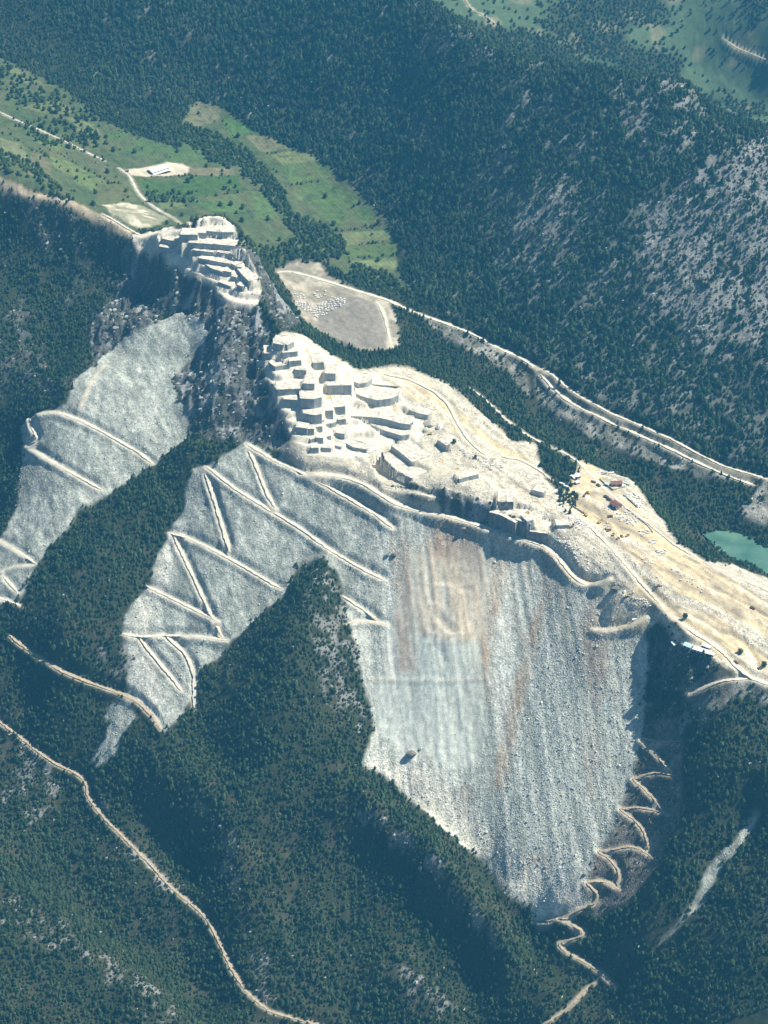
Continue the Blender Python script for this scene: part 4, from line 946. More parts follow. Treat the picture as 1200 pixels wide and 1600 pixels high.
def crown_mesh(name, kind, mat, seed):
    r = random.Random(seed); V, Fc = [], []
    if kind == 'pine': Hh, R, base, nq, sz = 9.6, 3.5, 1.0, 165, 1.35
    elif kind == 'broad': Hh, R, base, nq, sz = 8.6, 4.1, 1.6, 190, 1.35
    else: Hh, R, base, nq, sz = 3.6, 2.6, 0.1, 70, 1.0
    lob = [(r.uniform(0, 6.28), r.uniform(0.65, 1.15)) for _ in range(5)]
    cl = [(r.uniform(0.08, 0.95), r.uniform(0, 6.28)) for _ in range(16)]
    for i in range(nq):
        if kind == 'pine':
            c = cl[i % 16] if i % 3 else (r.random(), r.uniform(0, 6.28))
            t = min(max(c[0] + r.uniform(-0.07, 0.07), 0), 1); g = c[1] + r.uniform(-0.45, 0.45)
            prof = (1 - t) ** 0.75 * (0.72 + 0.28 * min(1, t * 6)) + 0.04
            if seed % 2: prof = 1.02 * math.sqrt(max(0.0, 1 - (2 * t - 0.8) ** 2 / 1.5))
            rr = R * prof * (0.55 + 0.45 * r.random() ** 0.5)
            z = base + t * (Hh - base) - 0.12 * rr
        else:
            c = cl[i % 16] if i % 4 else (r.random(), r.uniform(0, 6.28))
            t = min(max(c[0] + r.uniform(-0.1, 0.1), 0.02), 1); g = c[1] + r.uniform(-0.5, 0.5)
            prof = math.sqrt(max(0.0, 1 - (2 * t - 0.85) ** 2 / 1.45))
            rr = R * prof * (0.6 + 0.4 * r.random() ** 0.5) * (1 + 0.16 * math.cos(3 * g + seed))
            z = base + t * (Hh - base)
        p = Vector((rr * math.cos(g), rr * math.sin(g), z))
        out = Vector((math.cos(g), math.sin(g), 0.75 + r.uniform(-0.3, 0.6))).normalized()
        ax = Vector((r.gauss(0, 1), r.gauss(0, 1), r.gauss(0, 1)))
        nrm = (out + ax * 0.35).normalized(); u = nrm.orthogonal().normalized(); a = r.uniform(0, 6.28); w2 = nrm.cross(u)
        u2 = u * math.cos(a) + w2 * math.sin(a); w3 = nrm.cross(u2); s = sz * r.uniform(0.6, 1.25)
        k = len(V)
        for (aa, bb, nn) in ((-1, -0.55, -0.15), (0.1, -0.9, 0.1), (1, 0.1, -0.2), (0.2, 0.9, 0.1), (-0.8, 0.5, -0.1)):
            V.append(tuple(p + u2 * (aa * s * 0.6) + w3 * (bb * s * 0.6) + nrm * (nn * s)))
        Fc.append((k, k + 1, k + 2, k + 3, k + 4))
    # dense heart of the crown
    k = len(V); n = 7
    rings = ((0.02, 0.35), (0.25, 0.62), (0.6, 0.42), (0.92, 0.08)) if kind == 'pine' else ((0.02, 0.45), (0.35, 0.78), (0.7, 0.62), (0.95, 0.15))
    for t, q in rings:
        for i in range(n):
            g = 6.283 * i / n; f = R * q * r.uniform(0.8, 1.1); V.append((f * math.cos(g), f * math.sin(g), base + t * (Hh - base)))
    for a in range(3):
        for i in range(n):
            j = (i + 1) % n; Fc.append((k + a * n + i, k + a * n + j, k + (a + 1) * n + j, k + (a + 1) * n + i))
    me = bpy.data.meshes.new(name); me.from_pydata(V, [], Fc); me.update(); me.materials.append(mat)
    return me
def trunk_mesh(kind, seed):
    m = MB(); r = random.Random(seed)
    hh = 8.0 if kind == 'pine' else 4.6
    m.tube((0, 0, -1.2), (r.uniform(-.2, .2), r.uniform(-.2, .2), hh), 0.30, 0.10)
    for i in range(4):
        g = r.uniform(0, 6.28); z = hh * r.uniform(0.35, 0.8); l = 1.6
        m.tube((0, 0, z), (l * math.cos(g), l * math.sin(g), z + 0.9), 0.12, 0.05, 5)
    return m.mesh('trunk', [M_BARK])
def make_tree(name, kind, mat, seed, loc):
    t = empty(name, loc)
    cr_ = link('crown', crown_mesh('crown', kind, mat, seed), None, t)
    if kind != 'shrub': link('trunk', trunk_mesh(kind, seed), None, t)
    return t, cr_

TREEPOLY = [region([(842, 706), (872, 709), (903, 722), (896, 745), (872, 762), (850, 744)], 6), region([(868, 768), (905, 772), (903, 795), (886, 806), (872, 792)], 6)]
BELT = np.maximum.reduce([region(p, 14) for p in (
    [(130, 150), (200, 190), (280, 190), (300, 195), (350, 215), (395, 240), (402, 262), (330, 256), (310, 235), (230, 210), (150, 180)],
    [(375, 240), (410, 258), (445, 300), (455, 335), (500, 350), (540, 375), (545, 400), (500, 410), (450, 405), (435, 385), (462, 372), (438, 340), (412, 300), (380, 270)],
    [(375, 372), (470, 405), (430, 415), (395, 398)], [(545, 408), (600, 425), (645, 456), (600, 458), (550, 440)])])
THIN = np.maximum.reduce([0.30 * region([(-30, 80), (0, 90), (110, 148), (160, 190), (90, 190), (0, 150)], 14), 0.38 * region([(30, 195), (110, 180), (175, 225), (120, 235), (60, 225)], 10),
                          0.30 * region([(0, 230), (60, 260), (130, 330), (60, 300), (0, 270)], 10), 0.4 * region([(225, 300), (300, 300), (310, 316), (230, 318)], 6)])
OPENB = blur(OPEN, 10); EDGE = np.clip((1 - OPENB) * 1.5 - 0.35 + (fbm(XX, YY, 11, 3, 201) - 0.5) * 1.6, 0, 1) * (OPENB < 0.97) * (1 - 0.75 * OPEN)
TREE = np.clip(EDGE - R_FIELD, 0, 1) * (1 - 0.72 * ROCKM) * (1 - 0.35 * R_ROCKY) * (1 - 0.6 * SCRUBM) * (1 - 0.9 * np.clip(R_CLIFF, 0, 1)) * (1 - 0.25 * LEFTM)
TREE = TREE * (1 - 0.92 * blur(R_RIM, 2))
TREE = TREE * (1 - np.clip(0.62 * R_CLIFF * (FN < 0.56), 0, 1))
TREE = np.where(R_FAR > 0.5, TREE * np.clip((fbm(XX, YY, 120, 3, 92) * -1 + 0.62) * 5, 0.08, 1), TREE)
TREE = np.maximum(TREE, 0.16 * R_BANK); TREE = np.maximum(TREE, np.maximum(*TREEPOLY))
TREE *= np.clip(1 - 1.5 * blur(ROADM, 3), 0, 1) * (1 - 0.96 * np.clip(1.6 * blur(R_SPUR, 3), 0, 1)) * np.clip(1 - 2 * R_POND, 0, 1)
FT = np.clip(np.maximum(BELT * 0.9, THIN), 0, 1) * np.clip(1 - 2 * ROADM, 0, 1) * (1 - np.clip(R_YARD + R_CLEAR, 0, 1))
for q in benches:
    p = q['b'].mean(0); TREE[np.hypot(XX - p[0], YY - p[1]) < 34] = 0

pines, broads, shrubs = [], [], []
x, y, z, u, v, d = jitter(-1150, 1150, -790, 1720, 4.6)
den = sample(TREE, x, y); mtn = sample(R_MTN, x, y); spur = sample(np.clip(R_SCRUB + CLIFF + 0.6 * ROCKM, 0, 1), x, y)
den = np.where((y > 1470) & (sample(R_FAR, x, y) > 0.5), 0, den)
k = RNG.random(len(x)) < den * (0.96 - 0.10 * (mtn > 0.5)) * np.clip(2.6 * fbm(x, y, 28, 3, 205, 0.6) - 0.2, 0.35, 1)
x, y, z, u, v, d, mtn, spur = (q[k] for q in (x, y, z, u, v, d, mtn, spur))
size = 0.73 * (0.42 + 0.75 * RNG.random(len(x)) ** 1.6) * (1 + 0.42 * mtn) * (1 - 0.22 * np.clip(spur, 0, 1)) * (0.8 + 0.45 * fbm(x, y, 60, 2, 140)) * np.where(RNG.random(len(x)) < 0.12, 1.3, 1.0)
near = (v > 1330) & (v < 1592) & (u > 8) & (u < 1192)
big = np.argsort(-(size / d) * near)[:300]
ispick = np.zeros(len(x), bool); ispick[big] = True
for i, s in enumerate((11, 12, 13, 14)):
    pass
order_ = list(big)
for n_, i in enumerate(order_):
    loc = (x[i], y[i], z[i] - 0.2); rz = RNG.random() * 6.283
    if n_ < 4:
        t, c_ = make_tree('pine_tree', 'pine', M_PINE, 11 + n_, loc); pines.append((t, c_)); t.scale = (size[i],) * 3; t.rotation_euler.z = rz
    else:
        t = copy_tree(pines[n_ % 4][0], loc, rz, float(size[i]))
    tag(t, 'tall pine in the dense dark forest at the foot of the slope', 'pine tree', 'tallest pines of the forest below the scree')
# field trees: individuals
xf, yf, zf, uf, vf, df = jitter(-1000, 500, 500, 1460, 30.0)
den = sample(R_FIELD, xf, yf) * np.clip(1 - 3 * sample(np.clip(BELT + ROADM + R_YARD + R_CLEAR * 0.7 + OPEN, 0, 1), xf, yf), 0, 1)
k = (RNG.random(len(xf)) < den * 0.62 * np.clip(1.5 * fbm(xf, yf, 70, 2, 150), 0.2, 1) * (1.2 - 0.7 * (uf > 380))) & (uf > -10) & (uf < 700)
fpos = [(a, b_, c) for a, b_, c in zip(xf[k], yf[k], zf[k])][:170]
extra = [(1157, 1021, 1.0, 'round dark tree on the brown bank below the sandy road'), (1071, 965, 0.95, 'lone dark tree at the edge of the sandy floor above the offices'), (1194, 1041, 1.0, 'dark tree beside the road at the right edge'),
         (710, 692, 0.85, 'lone umbrella shaped tree beside the leaning slab'), (743, 715, 0.6, 'small bush tree on the sandy ramp behind the quarry floor')]
for n_, p in enumerate(fpos):
    sc_ = random.choice((0.35, 0.45, 0.55, 0.7, 0.9, 1.1)); p = (p[0], p[1], p[2] - 0.2)
    if n_ < 3:
        t, c_ = make_tree('broadleaf_tree', 'broad', M_BROAD, 21 + n_, p); broads.append((t, c_)); t.scale = (sc_,) * 3
    else: t = copy_tree(broads[n_ % 3][0], p, random.uniform(0, 6.28), sc_)
    tag(t, 'round leafy tree or bush standing loose on the green valley fields', 'tree', 'scattered trees of the valley fields')
for (eu, ev, es, lab) in extra:
    p = ground(eu, ev); t = copy_tree(broads[0][0], (p[0], p[1], p[2] - 0.2), 1.3, es)
    if 'group' in t: del t['group']
    tag(t, lab, 'tree')
# shrubs, individuals next to the offices
for n_, (su, sv) in enumerate(((1038, 985), (1050, 992), (1062, 985), (1056, 975))):
    p = ground(su, sv)
    if n_ < 2:
        t, c_ = make_tree('shrub', 'shrub', M_SHRUB, 31 + n_, tuple(p)); shrubs.append((t, c_))
    else: t = copy_tree(shrubs[n_ % 2][0], tuple(p), 2.0, 1.0)
    tag(t, 'low dark shrub on the rocky knoll above the offices', 'shrub', 'shrubs on the knoll above the offices')
NG_PINE = scatter_group('pine scatter', [c for _, c in pines]); NG_BROAD = scatter_group('leafy scatter', [c for _, c in broads]); NG_SHRUB = scatter_group('shrub scatter', [c for _, c in shrubs])
def scl3(s): return np.stack((s * (0.85 + 0.3 * RNG.random(len(s))), s * (0.85 + 0.3 * RNG.random(len(s))), s * (0.8 + 0.4 * RNG.random(len(s)))), 1)
rest = ~ispick
leafy = RNG.random(len(x)) < np.where(mtn > 0.5, 0.08, 0.20 + 0.5 * np.clip((fbm(x, y, 90, 3, 203) - 0.5) * 4, 0, 1))
for nm, sel, lab, ng, nk in (('pine_forest', rest & (mtn < 0.5) & ~leafy, 'dark pine forest on the spurs and slopes below the quarry', NG_PINE, 4), ('mountain_forest', rest & (mtn >= 0.5) & ~leafy, 'bluish pine forest covering the mountain behind the valley', NG_PINE, 4),
                             ('leafy_woods', rest & leafy, 'lighter leafy trees mixed into the pine woods', NG_BROAD, 3)):
    ss = size[sel] * (0.8 if ng is NG_BROAD else 1.0)
    scatter(nm, x[sel], y[sel], z[sel] - 0.2, scl3(ss), RNG.integers(0, nk, sel.sum()), ng, lab)
xb, yb, zb, ub, vb, db = jitter(-1100, 600, 450, 1470, 7.2)
k = RNG.random(len(xb)) < sample(FT, xb, yb); sb_ = 0.5 + 0.6 * RNG.random(k.sum())
scatter('field_woods', xb[k], yb[k], zb[k] - 0.2, scl3(sb_), RNG.integers(0, 3, k.sum()), NG_BROAD, 'leafy tree belts between the valley fields')
xb, yb, zb, ub, vb, db = jitter(-300, 1300, 1250, 2500, 9.0)
k = RNG.random(len(xb)) < sample(TREE, xb, yb) * (sample(R_FAR, xb, yb) > 0.5); sb_ = 0.55 + 0.4 * RNG.random(k.sum())
scatter('far_woods', xb[k], yb[k], zb[k] - 0.2, scl3(sb_), RNG.integers(0, 3, k.sum()), NG_BROAD, 'woods in the hazy valley beyond the mountain crest')
# maquis shrubs on the rocky ground
SHR = np.clip(1.0 * ROCKM * 0.55 + 0.7 * SCRUBM + 0.28 * R_CLIFF * (1 - OPEN) + 0.4 * LEFTM + 0.55 * R_CLIFF2 + 0.30 * R_SPUR + 0.12 * R_BANK + 0.2 * R_FAR + 0.5 * R_SCRUB * (1 - OPEN), 0, 1) * np.clip(1 - 2 * ROADM, 0, 1)
xb, yb, zb, ub, vb, db = jitter(-1150, 1150, -780, 1480, 4.6)
k = RNG.random(len(xb)) < sample(SHR, xb, yb); sb_ = 0.35 + 0.7 * RNG.random(k.sum()) ** 1.5
scatter('maquis_scrub', xb[k], yb[k], zb[k] - 0.15, scl3(sb_), RNG.integers(0, 2, k.sum()), NG_SHRUB, 'low scrub on the rocky slopes')

# ------------------------------------------------------------------ rocks
def rockmat(name, c1, c2):
    m, nt, b = newmat(name); L = nt.links.new
    oi = node(nt, 'ShaderNodeObjectInfo'); g = node(nt, 'ShaderNodeNewGeometry'); nz = node(nt, 'ShaderNodeTexNoise', Scale=0.6, Detail=4.0)
    L(g.outputs['Position'], nz.inputs['Vector'])
    ad = node(nt, 'ShaderNodeMath', operation='ADD'); L(nz.outputs['Fac'], ad.inputs[0]); L(oi.outputs['Random'], ad.inputs[1])
    cr = node(nt, 'ShaderNodeValToRGB'); cr.color_ramp.elements[0].position = 0.3; cr.color_ramp.elements[0].color = (*c1, 1); cr.color_ramp.elements[1].position = 1.0; cr.color_ramp.elements[1].color = (*c2, 1)
    hf = node(nt, 'ShaderNodeMath', operation='MULTIPLY'); L(ad.outputs[0], hf.inputs[0]); hf.inputs[1].default_value = 0.62
    L(hf.outputs[0], cr.inputs['Fac']); L(cr.outputs['Color'], b.inputs['Base Color']); b.inputs['Roughness'].default_value = 0.9; b.inputs['Specular IOR Level'].default_value = 0.1
    return m
M_ROCK = rockmat('scree stone', (0.31, 0.33, 0.29), (0.64, 0.665, 0.59)); M_WROCK = rockmat('white marble rubble', (0.50, 0.47, 0.40), (0.80, 0.78, 0.70)); M_DROCK = rockmat('dark boulder rock', (0.10, 0.095, 0.085), (0.26, 0.25, 0.22))
def rock_mesh(seed, mat, sub=2):
    import bmesh
    bm = bmesh.new(); bmesh.ops.create_icosphere(bm, subdivisions=sub, radius=1.0); r = random.Random(seed)
    pl = [(Vector((r.gauss(0, 1), r.gauss(0, 1), r.gauss(0, 1))).normalized(), r.uniform(0.5, 0.85)) for _ in range(9)]
    for vtx in bm.verts:
        for nrm, dd in pl:
            e = vtx.co.dot(nrm) - dd
            if e > 0: vtx.co -= nrm * e
        vtx.co.x *= 1.2; vtx.co.z *= 0.8
    me = bpy.data.meshes.new('boulder'); bm.to_mesh(me); bm.free(); me.materials.append(mat)
    return me
rk = [rock_mesh(41 + i, M_ROCK) for i in range(4)]; wk = [rock_mesh(51 + i, M_WROCK) for i in range(3)]; dk = rock_mesh(61, M_DROCK)
BOULD = [(641, 1180, 8.5, dk, 'big dark boulder alone low on the main scree'), (671, 664, 9.0, wk[0], 'huge white marble boulder at the edge of the quarry floor'), (686, 668, 7.5, wk[1], 'second huge marble boulder leaning to the right of the biggest one'),
         (666, 672, 4.0, rk[0], 'grey block lying at the foot of the two huge marble boulders'), (657, 1170, 3.0, rk[1], 'pale boulder just right of the dark one on the main scree'), (605, 868, 3.5, dk, 'left one of two dark stones high on the scree'),
         (616, 868, 4.5, dk, 'right one of two dark stones high on the scree'), (724, 826, 4.0, dk, 'dark stone just below the haul road on the scree'), (773, 879, 2.6, rk[2], 'grey boulder on the brown streak of the upper scree'),
         (975, 925, 3.2, rk[3], 'grey boulder on the white patch beside the bulldozed ramp'), (962, 922, 7.0, dk, 'dark rock outcrop between ramp and scree head'), (645, 660, 2.5, wk[2], 'small white boulder on the middle quarry floor'),
         (506, 656, 1.6, wk[2], 'white boulder at the foot of the clean square face')]
for bu, bv, br, bm_, lab in BOULD:
    p = ground(bu, bv); o = bpy.data.objects.new('boulder', bm_); COL.objects.link(o); o.location = (p[0], p[1], p[2] + br * 0.25); o.scale = (br, br, br); o.rotation_euler = (random.uniform(-.3, .3), random.uniform(-.3, .3), random.uniform(0, 6))
    tag(o, lab, 'boulder')
rsrc = []
for i, mlist in enumerate((rk, wk)):
    src = []
    for j, me in enumerate(mlist):
        uv = ((700, 1290), (760, 1300), (820, 1350), (600, 1200))[j] if i == 0 else ((735, 760), (640, 700), (760, 748))[j]
        p = ground(*uv); o = bpy.data.objects.new('boulder', me); COL.objects.link(o); o.location = p; o.scale = (2.6,) * 3 if i == 0 else (1.7,) * 3
        tag(o, ('pale boulder in the toe of the main scree, ' + ('left of the brown triangle', 'near the lower rim', 'above the brown patch', 'by the left forest edge')[j]) if i == 0 else ('white marble boulder on the quarry floor ' + ('above the shaded cliff', 'beside the deep corner cut', 'near the straight low face')[j]), 'boulder')
        src.append(o)
    rsrc.append(src)
NG_DROCK = None
NG_ROCK = scatter_group('stone scatter', rsrc[0]); NG_WROCK = scatter_group('marble scatter', rsrc[1])
def rot3(n): return RNG.random((n, 3)) * 6.283
COARSE = np.clip(blur(np.maximum.reduce([region([(850, 920), (900, 910), (1000, 1000), (1000, 1150), (960, 1290), (920, 1370), (840, 1430), (760, 1340), (640, 1240), (570, 1190), (600, 1160), (760, 1250), (800, 1200), (830, 1060)], 20, 2),
                 0.8 * region([(200, 500), (290, 490), (270, 600), (230, 640), (160, 640), (180, 580)], 20, 2), 0.6 * region([(40, 720), (160, 760), (60, 880), (20, 900)], 10, 2), 0.9 * region([(190, 985), (230, 910), (265, 840), (290, 870), (250, 960), (230, 1060), (255, 1130), (210, 1090)], 10, 2)]), 3), 0, 1)
xb, yb, zb, ub, vb, db = jitter(-800, 800, -700, 700, 2.7)
co_ = sample(COARSE, xb, yb); CLUS = np.clip((fbm(xb, yb, 26, 4, 220, 0.6) - 0.42) * 6, 0.2, 2.2)
co_ = np.where(sample(R_MAIN, xb, yb) > 0.5, co_, np.clip(np.maximum(co_, 0.45 * CLUS), 0, 1))
pr = np.where(sample(R_MAIN, xb, yb) > 0.5, 1.0, CLUS) * sample(R_SCREE * (1 - 0.75 * SMOOTH) * np.clip(1 - 1.6 * ROADM, 0, 1), xb, yb) * (0.30 + 0.45 * co_) * (0.3 + 1.3 * fbm(xb + 0.12 * yb, yb * 0.15, 9, 3, 170)) + 0.10 * sample(R_BANK + R_SPUR, xb, yb)
k = RNG.random(len(xb)) < pr
s_ = (0.31 + 0.45 * RNG.random(k.sum()) ** 3) * (1 + 0.7 * co_[k]) * np.where(RNG.random(k.sum()) < 0.05, 2.0, 1.0)
scatter('scree_rubble', xb[k], yb[k], zb[k] + 0.1, np.stack((s_, s_, s_), 1), RNG.integers(0, 4, k.sum()), NG_ROCK, 'broken stone covering the screes', rot3(k.sum()))
xb, yb, zb, ub, vb, db = jitter(-650, 720, -350, 700, 3.0)
pr = sample(np.clip(R_LOWQ + R_UPQ + 0.5 * R_STRIP, 0, 1) * np.clip(1 - 1.5 * ROADM, 0, 1) * (1 - 0.84 * R_SAND), xb, yb) * np.clip((fbm(xb, yb, 22, 4, 172) - 0.42) * 3.0, 0.02, 0.8) * (1 - 0.75 * sample(np.clip(R_TERR + R_UPQ, 0, 1), xb, yb))
for q in benches:
    p = q['b'].mean(0); nn = q['n']; L_ = np.linalg.norm(q['b'][-1] - q['b'][0]) / 2 + 2
    rx, ry = xb - p[0], yb - p[1]; dn = rx * nn[0] + ry * nn[1]; dt = np.abs(-rx * nn[1] + ry * nn[0])
    pr[(dn > -1) & (dn < q['dep']) & (dt < L_)] = 0
k = RNG.random(len(xb)) < pr; s_ = 0.4 + 1.0 * RNG.random(k.sum()) ** 3
scatter('marble_rubble', xb[k], yb[k], zb[k] + 0.1, np.stack((s_, s_, s_), 1), RNG.integers(0, 3, k.sum()), NG_WROCK, 'white marble rubble strewn over the quarry floors', rot3(k.sum()))
M_LIME = rockmat('weathered limestone', (0.16, 0.165, 0.155), (0.40, 0.41, 0.385))
lsrc = []
for j, (lu, lv, lab) in enumerate(((1065, 135, 'grey limestone crag on the crest of the far mountain'), (345, 1290, 'grey limestone crag on the wooded ridge above the forest road'), (690, 1345, 'grey limestone crag on the ridge left of the scree toe'), (650, 1535, 'grey limestone crag near the bottom edge of the woods'))):
    p = ground(lu, lv); o = bpy.data.objects.new('boulder', rock_mesh(71 + j, M_LIME)); COL.objects.link(o); o.location = p; o.scale = (5.0, 3.4, 4.2); o.rotation_euler = (0, 0, 0.8)
    tag(o, lab, 'boulder'); lsrc.append(o)
NG_DROCK = scatter_group('limestone scatter', lsrc)
# grey rock ribs on the wooded mountain and cliffs
xb, yb, zb, ub, vb, db = jitter(-1100, 1150, -780, 1480, 4.4)
pr = sample(np.clip(0.30 * ROCKM + 0.4 * SCRUBM + 0.15 * CLIFF * (1 - OPEN) + 0.012 * np.clip(TREE, 0, 1) * (R_FAR < 0.5), 0, 1), xb, yb)
k = RNG.random(len(xb)) < pr; s_ = (0.6 + 1.5 * RNG.random(k.sum()) ** 2.5) * (1 + 0.9 * sample(CLIFF, xb[k], yb[k]))
rz_ = np.stack((RNG.normal(0, .25, k.sum()), RNG.normal(0, .25, k.sum()), 0.76 + RNG.normal(0, .3, k.sum())), 1)
scatter('limestone_ribs', xb[k], yb[k], zb[k], np.stack((s_ * 1.5, s_ * 0.8, s_ * 1.1), 1), RNG.integers(0, 4, k.sum()), NG_DROCK, 'bare limestone outcrops among the scrub', rz_)


# ------------------------------------------------------------------ hedge rows of the fields
hx = []
for ln in ([(440, 292), (470, 288), (515, 278)], [(530, 362), (575, 356), (605, 352)], [(536, 386), (580, 380), (620, 377)], [(545, 404), (585, 402), (622, 397)], [(228, 280), (290, 275), (370, 276)], [(230, 306), (300, 312), (380, 300)],
           [(60, 232), (85, 252), (110, 272), (130, 292)], [(90, 240), (130, 262), (165, 282)], [(140, 218), (200, 206)], [(160, 285), (215, 288)], [(20, 185), (60, 204), (100, 222), (140, 242), (165, 254)], [(425, 240), (470, 234), (500, 250)],
           [(345, 182), (362, 212), (395, 240)], [(0, 208), (40, 225), (80, 262)], [(30, 250), (60, 280), (110, 305)]):
    q = cast(dense(ln, 4.0), H); q = q[RNG.random(len(q)) < 0.6]; hx.append(q + np.stack((RNG.normal(0, 2.2, len(q)), RNG.normal(0, 2.2, len(q)), np.zeros(len(q))), 1))
hx = np.vstack(hx); s_ = 0.22 + 0.45 * RNG.random(len(hx)) ** 1.6
scatter('hedge_rows', hx[:, 0], hx[:, 1], sample(H, hx[:, 0], hx[:, 1]) - 0.2, scl3(s_), RNG.integers(0, 3, len(hx)), NG_BROAD, 'hedges of bushes along the field borders')
# ------------------------------------------------------------------ buildings, machines and cut blocks
P_WHITE = flatmat('white sheet roof', (0.80, 0.80, 0.78), 0.5); P_RED = flatmat('red brown sheet roof', (0.20, 0.085, 0.07), 0.6); P_WALL = flatmat('grey wall', (0.34, 0.33, 0.31), 0.8); P_DARK = flatmat('dark opening', (0.03, 0.03, 0.035), 0.7)
P_BLUE = flatmat('pale blue sheet', (0.45, 0.62, 0.66), 0.5); P_YEL = flatmat('machine yellow', (0.55, 0.34, 0.05), 0.5); P_BLK = flatmat('tyre rubber', (0.03, 0.03, 0.03), 0.9); P_STEEL = flatmat('dull steel', (0.16, 0.16, 0.16), 0.6); P_GLASS = flatmat('dark glass', (0.03, 0.045, 0.055), 0.15, 0.5)
P_ORANGE = flatmat('rusty orange paint', (0.36, 0.13, 0.05), 0.6); P_CAB = flatmat('white cab paint', (0.70, 0.70, 0.68), 0.4); P_BLOCK = noisemat('cut marble block', (0.50, 0.49, 0.46), (0.82, 0.81, 0.78), 0.35, 5, 0.7)
P_CONC = noisemat('grey concrete', (0.30, 0.29, 0.27), (0.44, 0.43, 0.40), 0.5)

def dirang(a, b):
    p, q = ground(*a), ground(*b); return math.atan2(q[1] - p[1], q[0] - p[0])
def gable(name, uv, L_, W_, wall, rise, rz, mroof, mwall, label, cat='building', doors=2, windows=3, leanto=0.0):
    p = ground(*uv); t = empty(name, (p[0], p[1], p[2] - 0.2), rz); tag(t, label, cat)
    m = MB(); m.box((0, 0, wall / 2), (L_, W_, wall))
    for sx in (-1, 1):
        m.quad([(sx * L_ / 2, -W_ / 2, wall), (sx * L_ / 2, W_ / 2, wall), (sx * L_ / 2, 0, wall + rise)][::sx])
    link('wall', m.mesh('wall', [mwall]), None, t)
    m = MB(); o = 0.7
    for sy in (-1, 1):
        zs = wall - o * rise / (W_ / 2)
        a, b2, c, d = (-L_ / 2 - o, sy * (W_ / 2 + o), zs), (L_ / 2 + o, sy * (W_ / 2 + o), zs), (L_ / 2 + o, 0, wall + rise), (-L_ / 2 - o, 0, wall + rise)
        up = lambda q: (q[0], q[1], q[2] + 0.25)
        m.quad([up(a), up(b2), up(c), up(d)][::-1 if sy > 0 else 1]); m.quad([a, b2, c, d][::1 if sy > 0 else -1]); m.quad([a, b2, up(b2), up(a)])
        m.quad([a, d, up(d), up(a)]); m.quad([b2, c, up(c), up(b2)])
    rf = link('roof', m.mesh('roof', [mroof]), None, t)
    m = MB()
    for k in range(int(L_ / 3)):
        m.box((-L_ / 2 + 1.5 + k * 3, 0, wall + rise + 0.33), (0.25, 0.5, 0.25))
    link('ridge_cap', m.mesh('ridge_cap', [mroof]), None, rf)
    for k in range(doors):
        m = MB(); m.box((-L_ / 2 + L_ * (k + 0.5) / doors, -W_ / 2 - 0.05, wall * 0.36), (min(4, L_ / doors * 0.5), 0.22, wall * 0.72)); link('door', m.mesh('door', [P_DARK]), None, t)
    for k in range(windows):
        m = MB(); m.box((L_ / 2 + 0.05, -W_ / 2 + W_ * (k + 0.5) / windows, wall * 0.6), (0.2, W_ / windows * 0.45, wall * 0.25)); link('window', m.mesh('window', [P_GLASS]), None, t)
    if leanto:
        m = MB(); h0 = wall * 0.62
        m.quad([(-L_ / 2, -W_ / 2 - leanto, h0 - 0.9), (L_ / 2 + 6, -W_ / 2 - leanto, h0 - 0.9), (L_ / 2 + 6, -W_ / 2 - 0.3, h0 + 0.3), (-L_ / 2, -W_ / 2 - 0.3, h0 + 0.3)])
        m.quad([(-L_ / 2, -W_ / 2 - leanto, h0 - 1.1), (-L_ / 2, -W_ / 2 - 0.3, h0 + 0.1), (L_ / 2 + 6, -W_ / 2 - 0.3, h0 + 0.1), (L_ / 2 + 6, -W_ / 2 - leanto, h0 - 1.1)])
        for k in range(7): m.box((-L_ / 2 + 0.5 + (L_ + 5) * k / 6, -W_ / 2 - leanto + 0.4, (h0 - 1.1) / 2), (0.35, 0.35, h0 - 1.1))
        link('lean_to', m.mesh('lean_to', [mroof]), None, t)
    return t
gable('workshop_hangar', (248, 268), 40, 17, 6.5, 2.6, dirang((236, 270), (265, 265)), P_WHITE, P_WALL, 'long white roofed hangar on the pale yard among the green fields', 'hangar', 4, 3, 5.0)
gable('red_roofed_shed', (962, 792), 15, 12, 6.5, 2.2, dirang((952, 787), (963, 795)) , P_RED, P_WALL, 'red brown gabled shed in the middle of the sandy work yard', 'shed', 2, 2)
gable('red_roofed_workshop', (963, 758), 17, 9, 5.0, 1.6, dirang((955, 757), (974, 756)), P_RED, P_WALL, 'low red roofed workshop inside the walled plot above the yard road', 'shed', 2, 2)
gable('white_shed', (899, 747), 14, 10, 5.0, 1.2, dirang((890, 748), (908, 742)), P_WHITE, P_WALL, 'white flat roofed shed at the top left of the work yard', 'shed', 2, 1)
gable('white_hut', (902, 755), 7, 6, 3.2, 0.8, dirang((896, 756), (908, 752)), P_WHITE, P_WALL, 'small white hut in front of the larger white shed', 'hut', 1, 1)
gable('blue_hut', (949, 758), 7, 5, 3.0, 0.7, dirang((944, 757), (953, 760)), P_BLUE, P_WALL, 'pale blue hut left of the low red roofed workshop', 'hut', 1, 1)
gable('office_building', (1097, 1019), 26, 8, 4.0, 1.0, dirang((1083, 1014), (1110, 1020)), P_WHITE, P_BLUE, 'long white office row on the brink above the dark wooded cliff', 'office', 4, 2)
gable('office_annex', (1104, 1013), 13, 6, 5.0, 1.0, dirang((1097, 1010), (1110, 1014)), P_WHITE, P_WALL, 'taller white annex behind the right end of the office row', 'office', 2, 1)
gable('office_house', (1075, 1012), 12, 8, 5.0, 1.2, dirang((1069, 1010), (1082, 1013)), P_BLUE, P_WALL, 'pale blue roofed office house at the left end of the row', 'office', 2, 2)
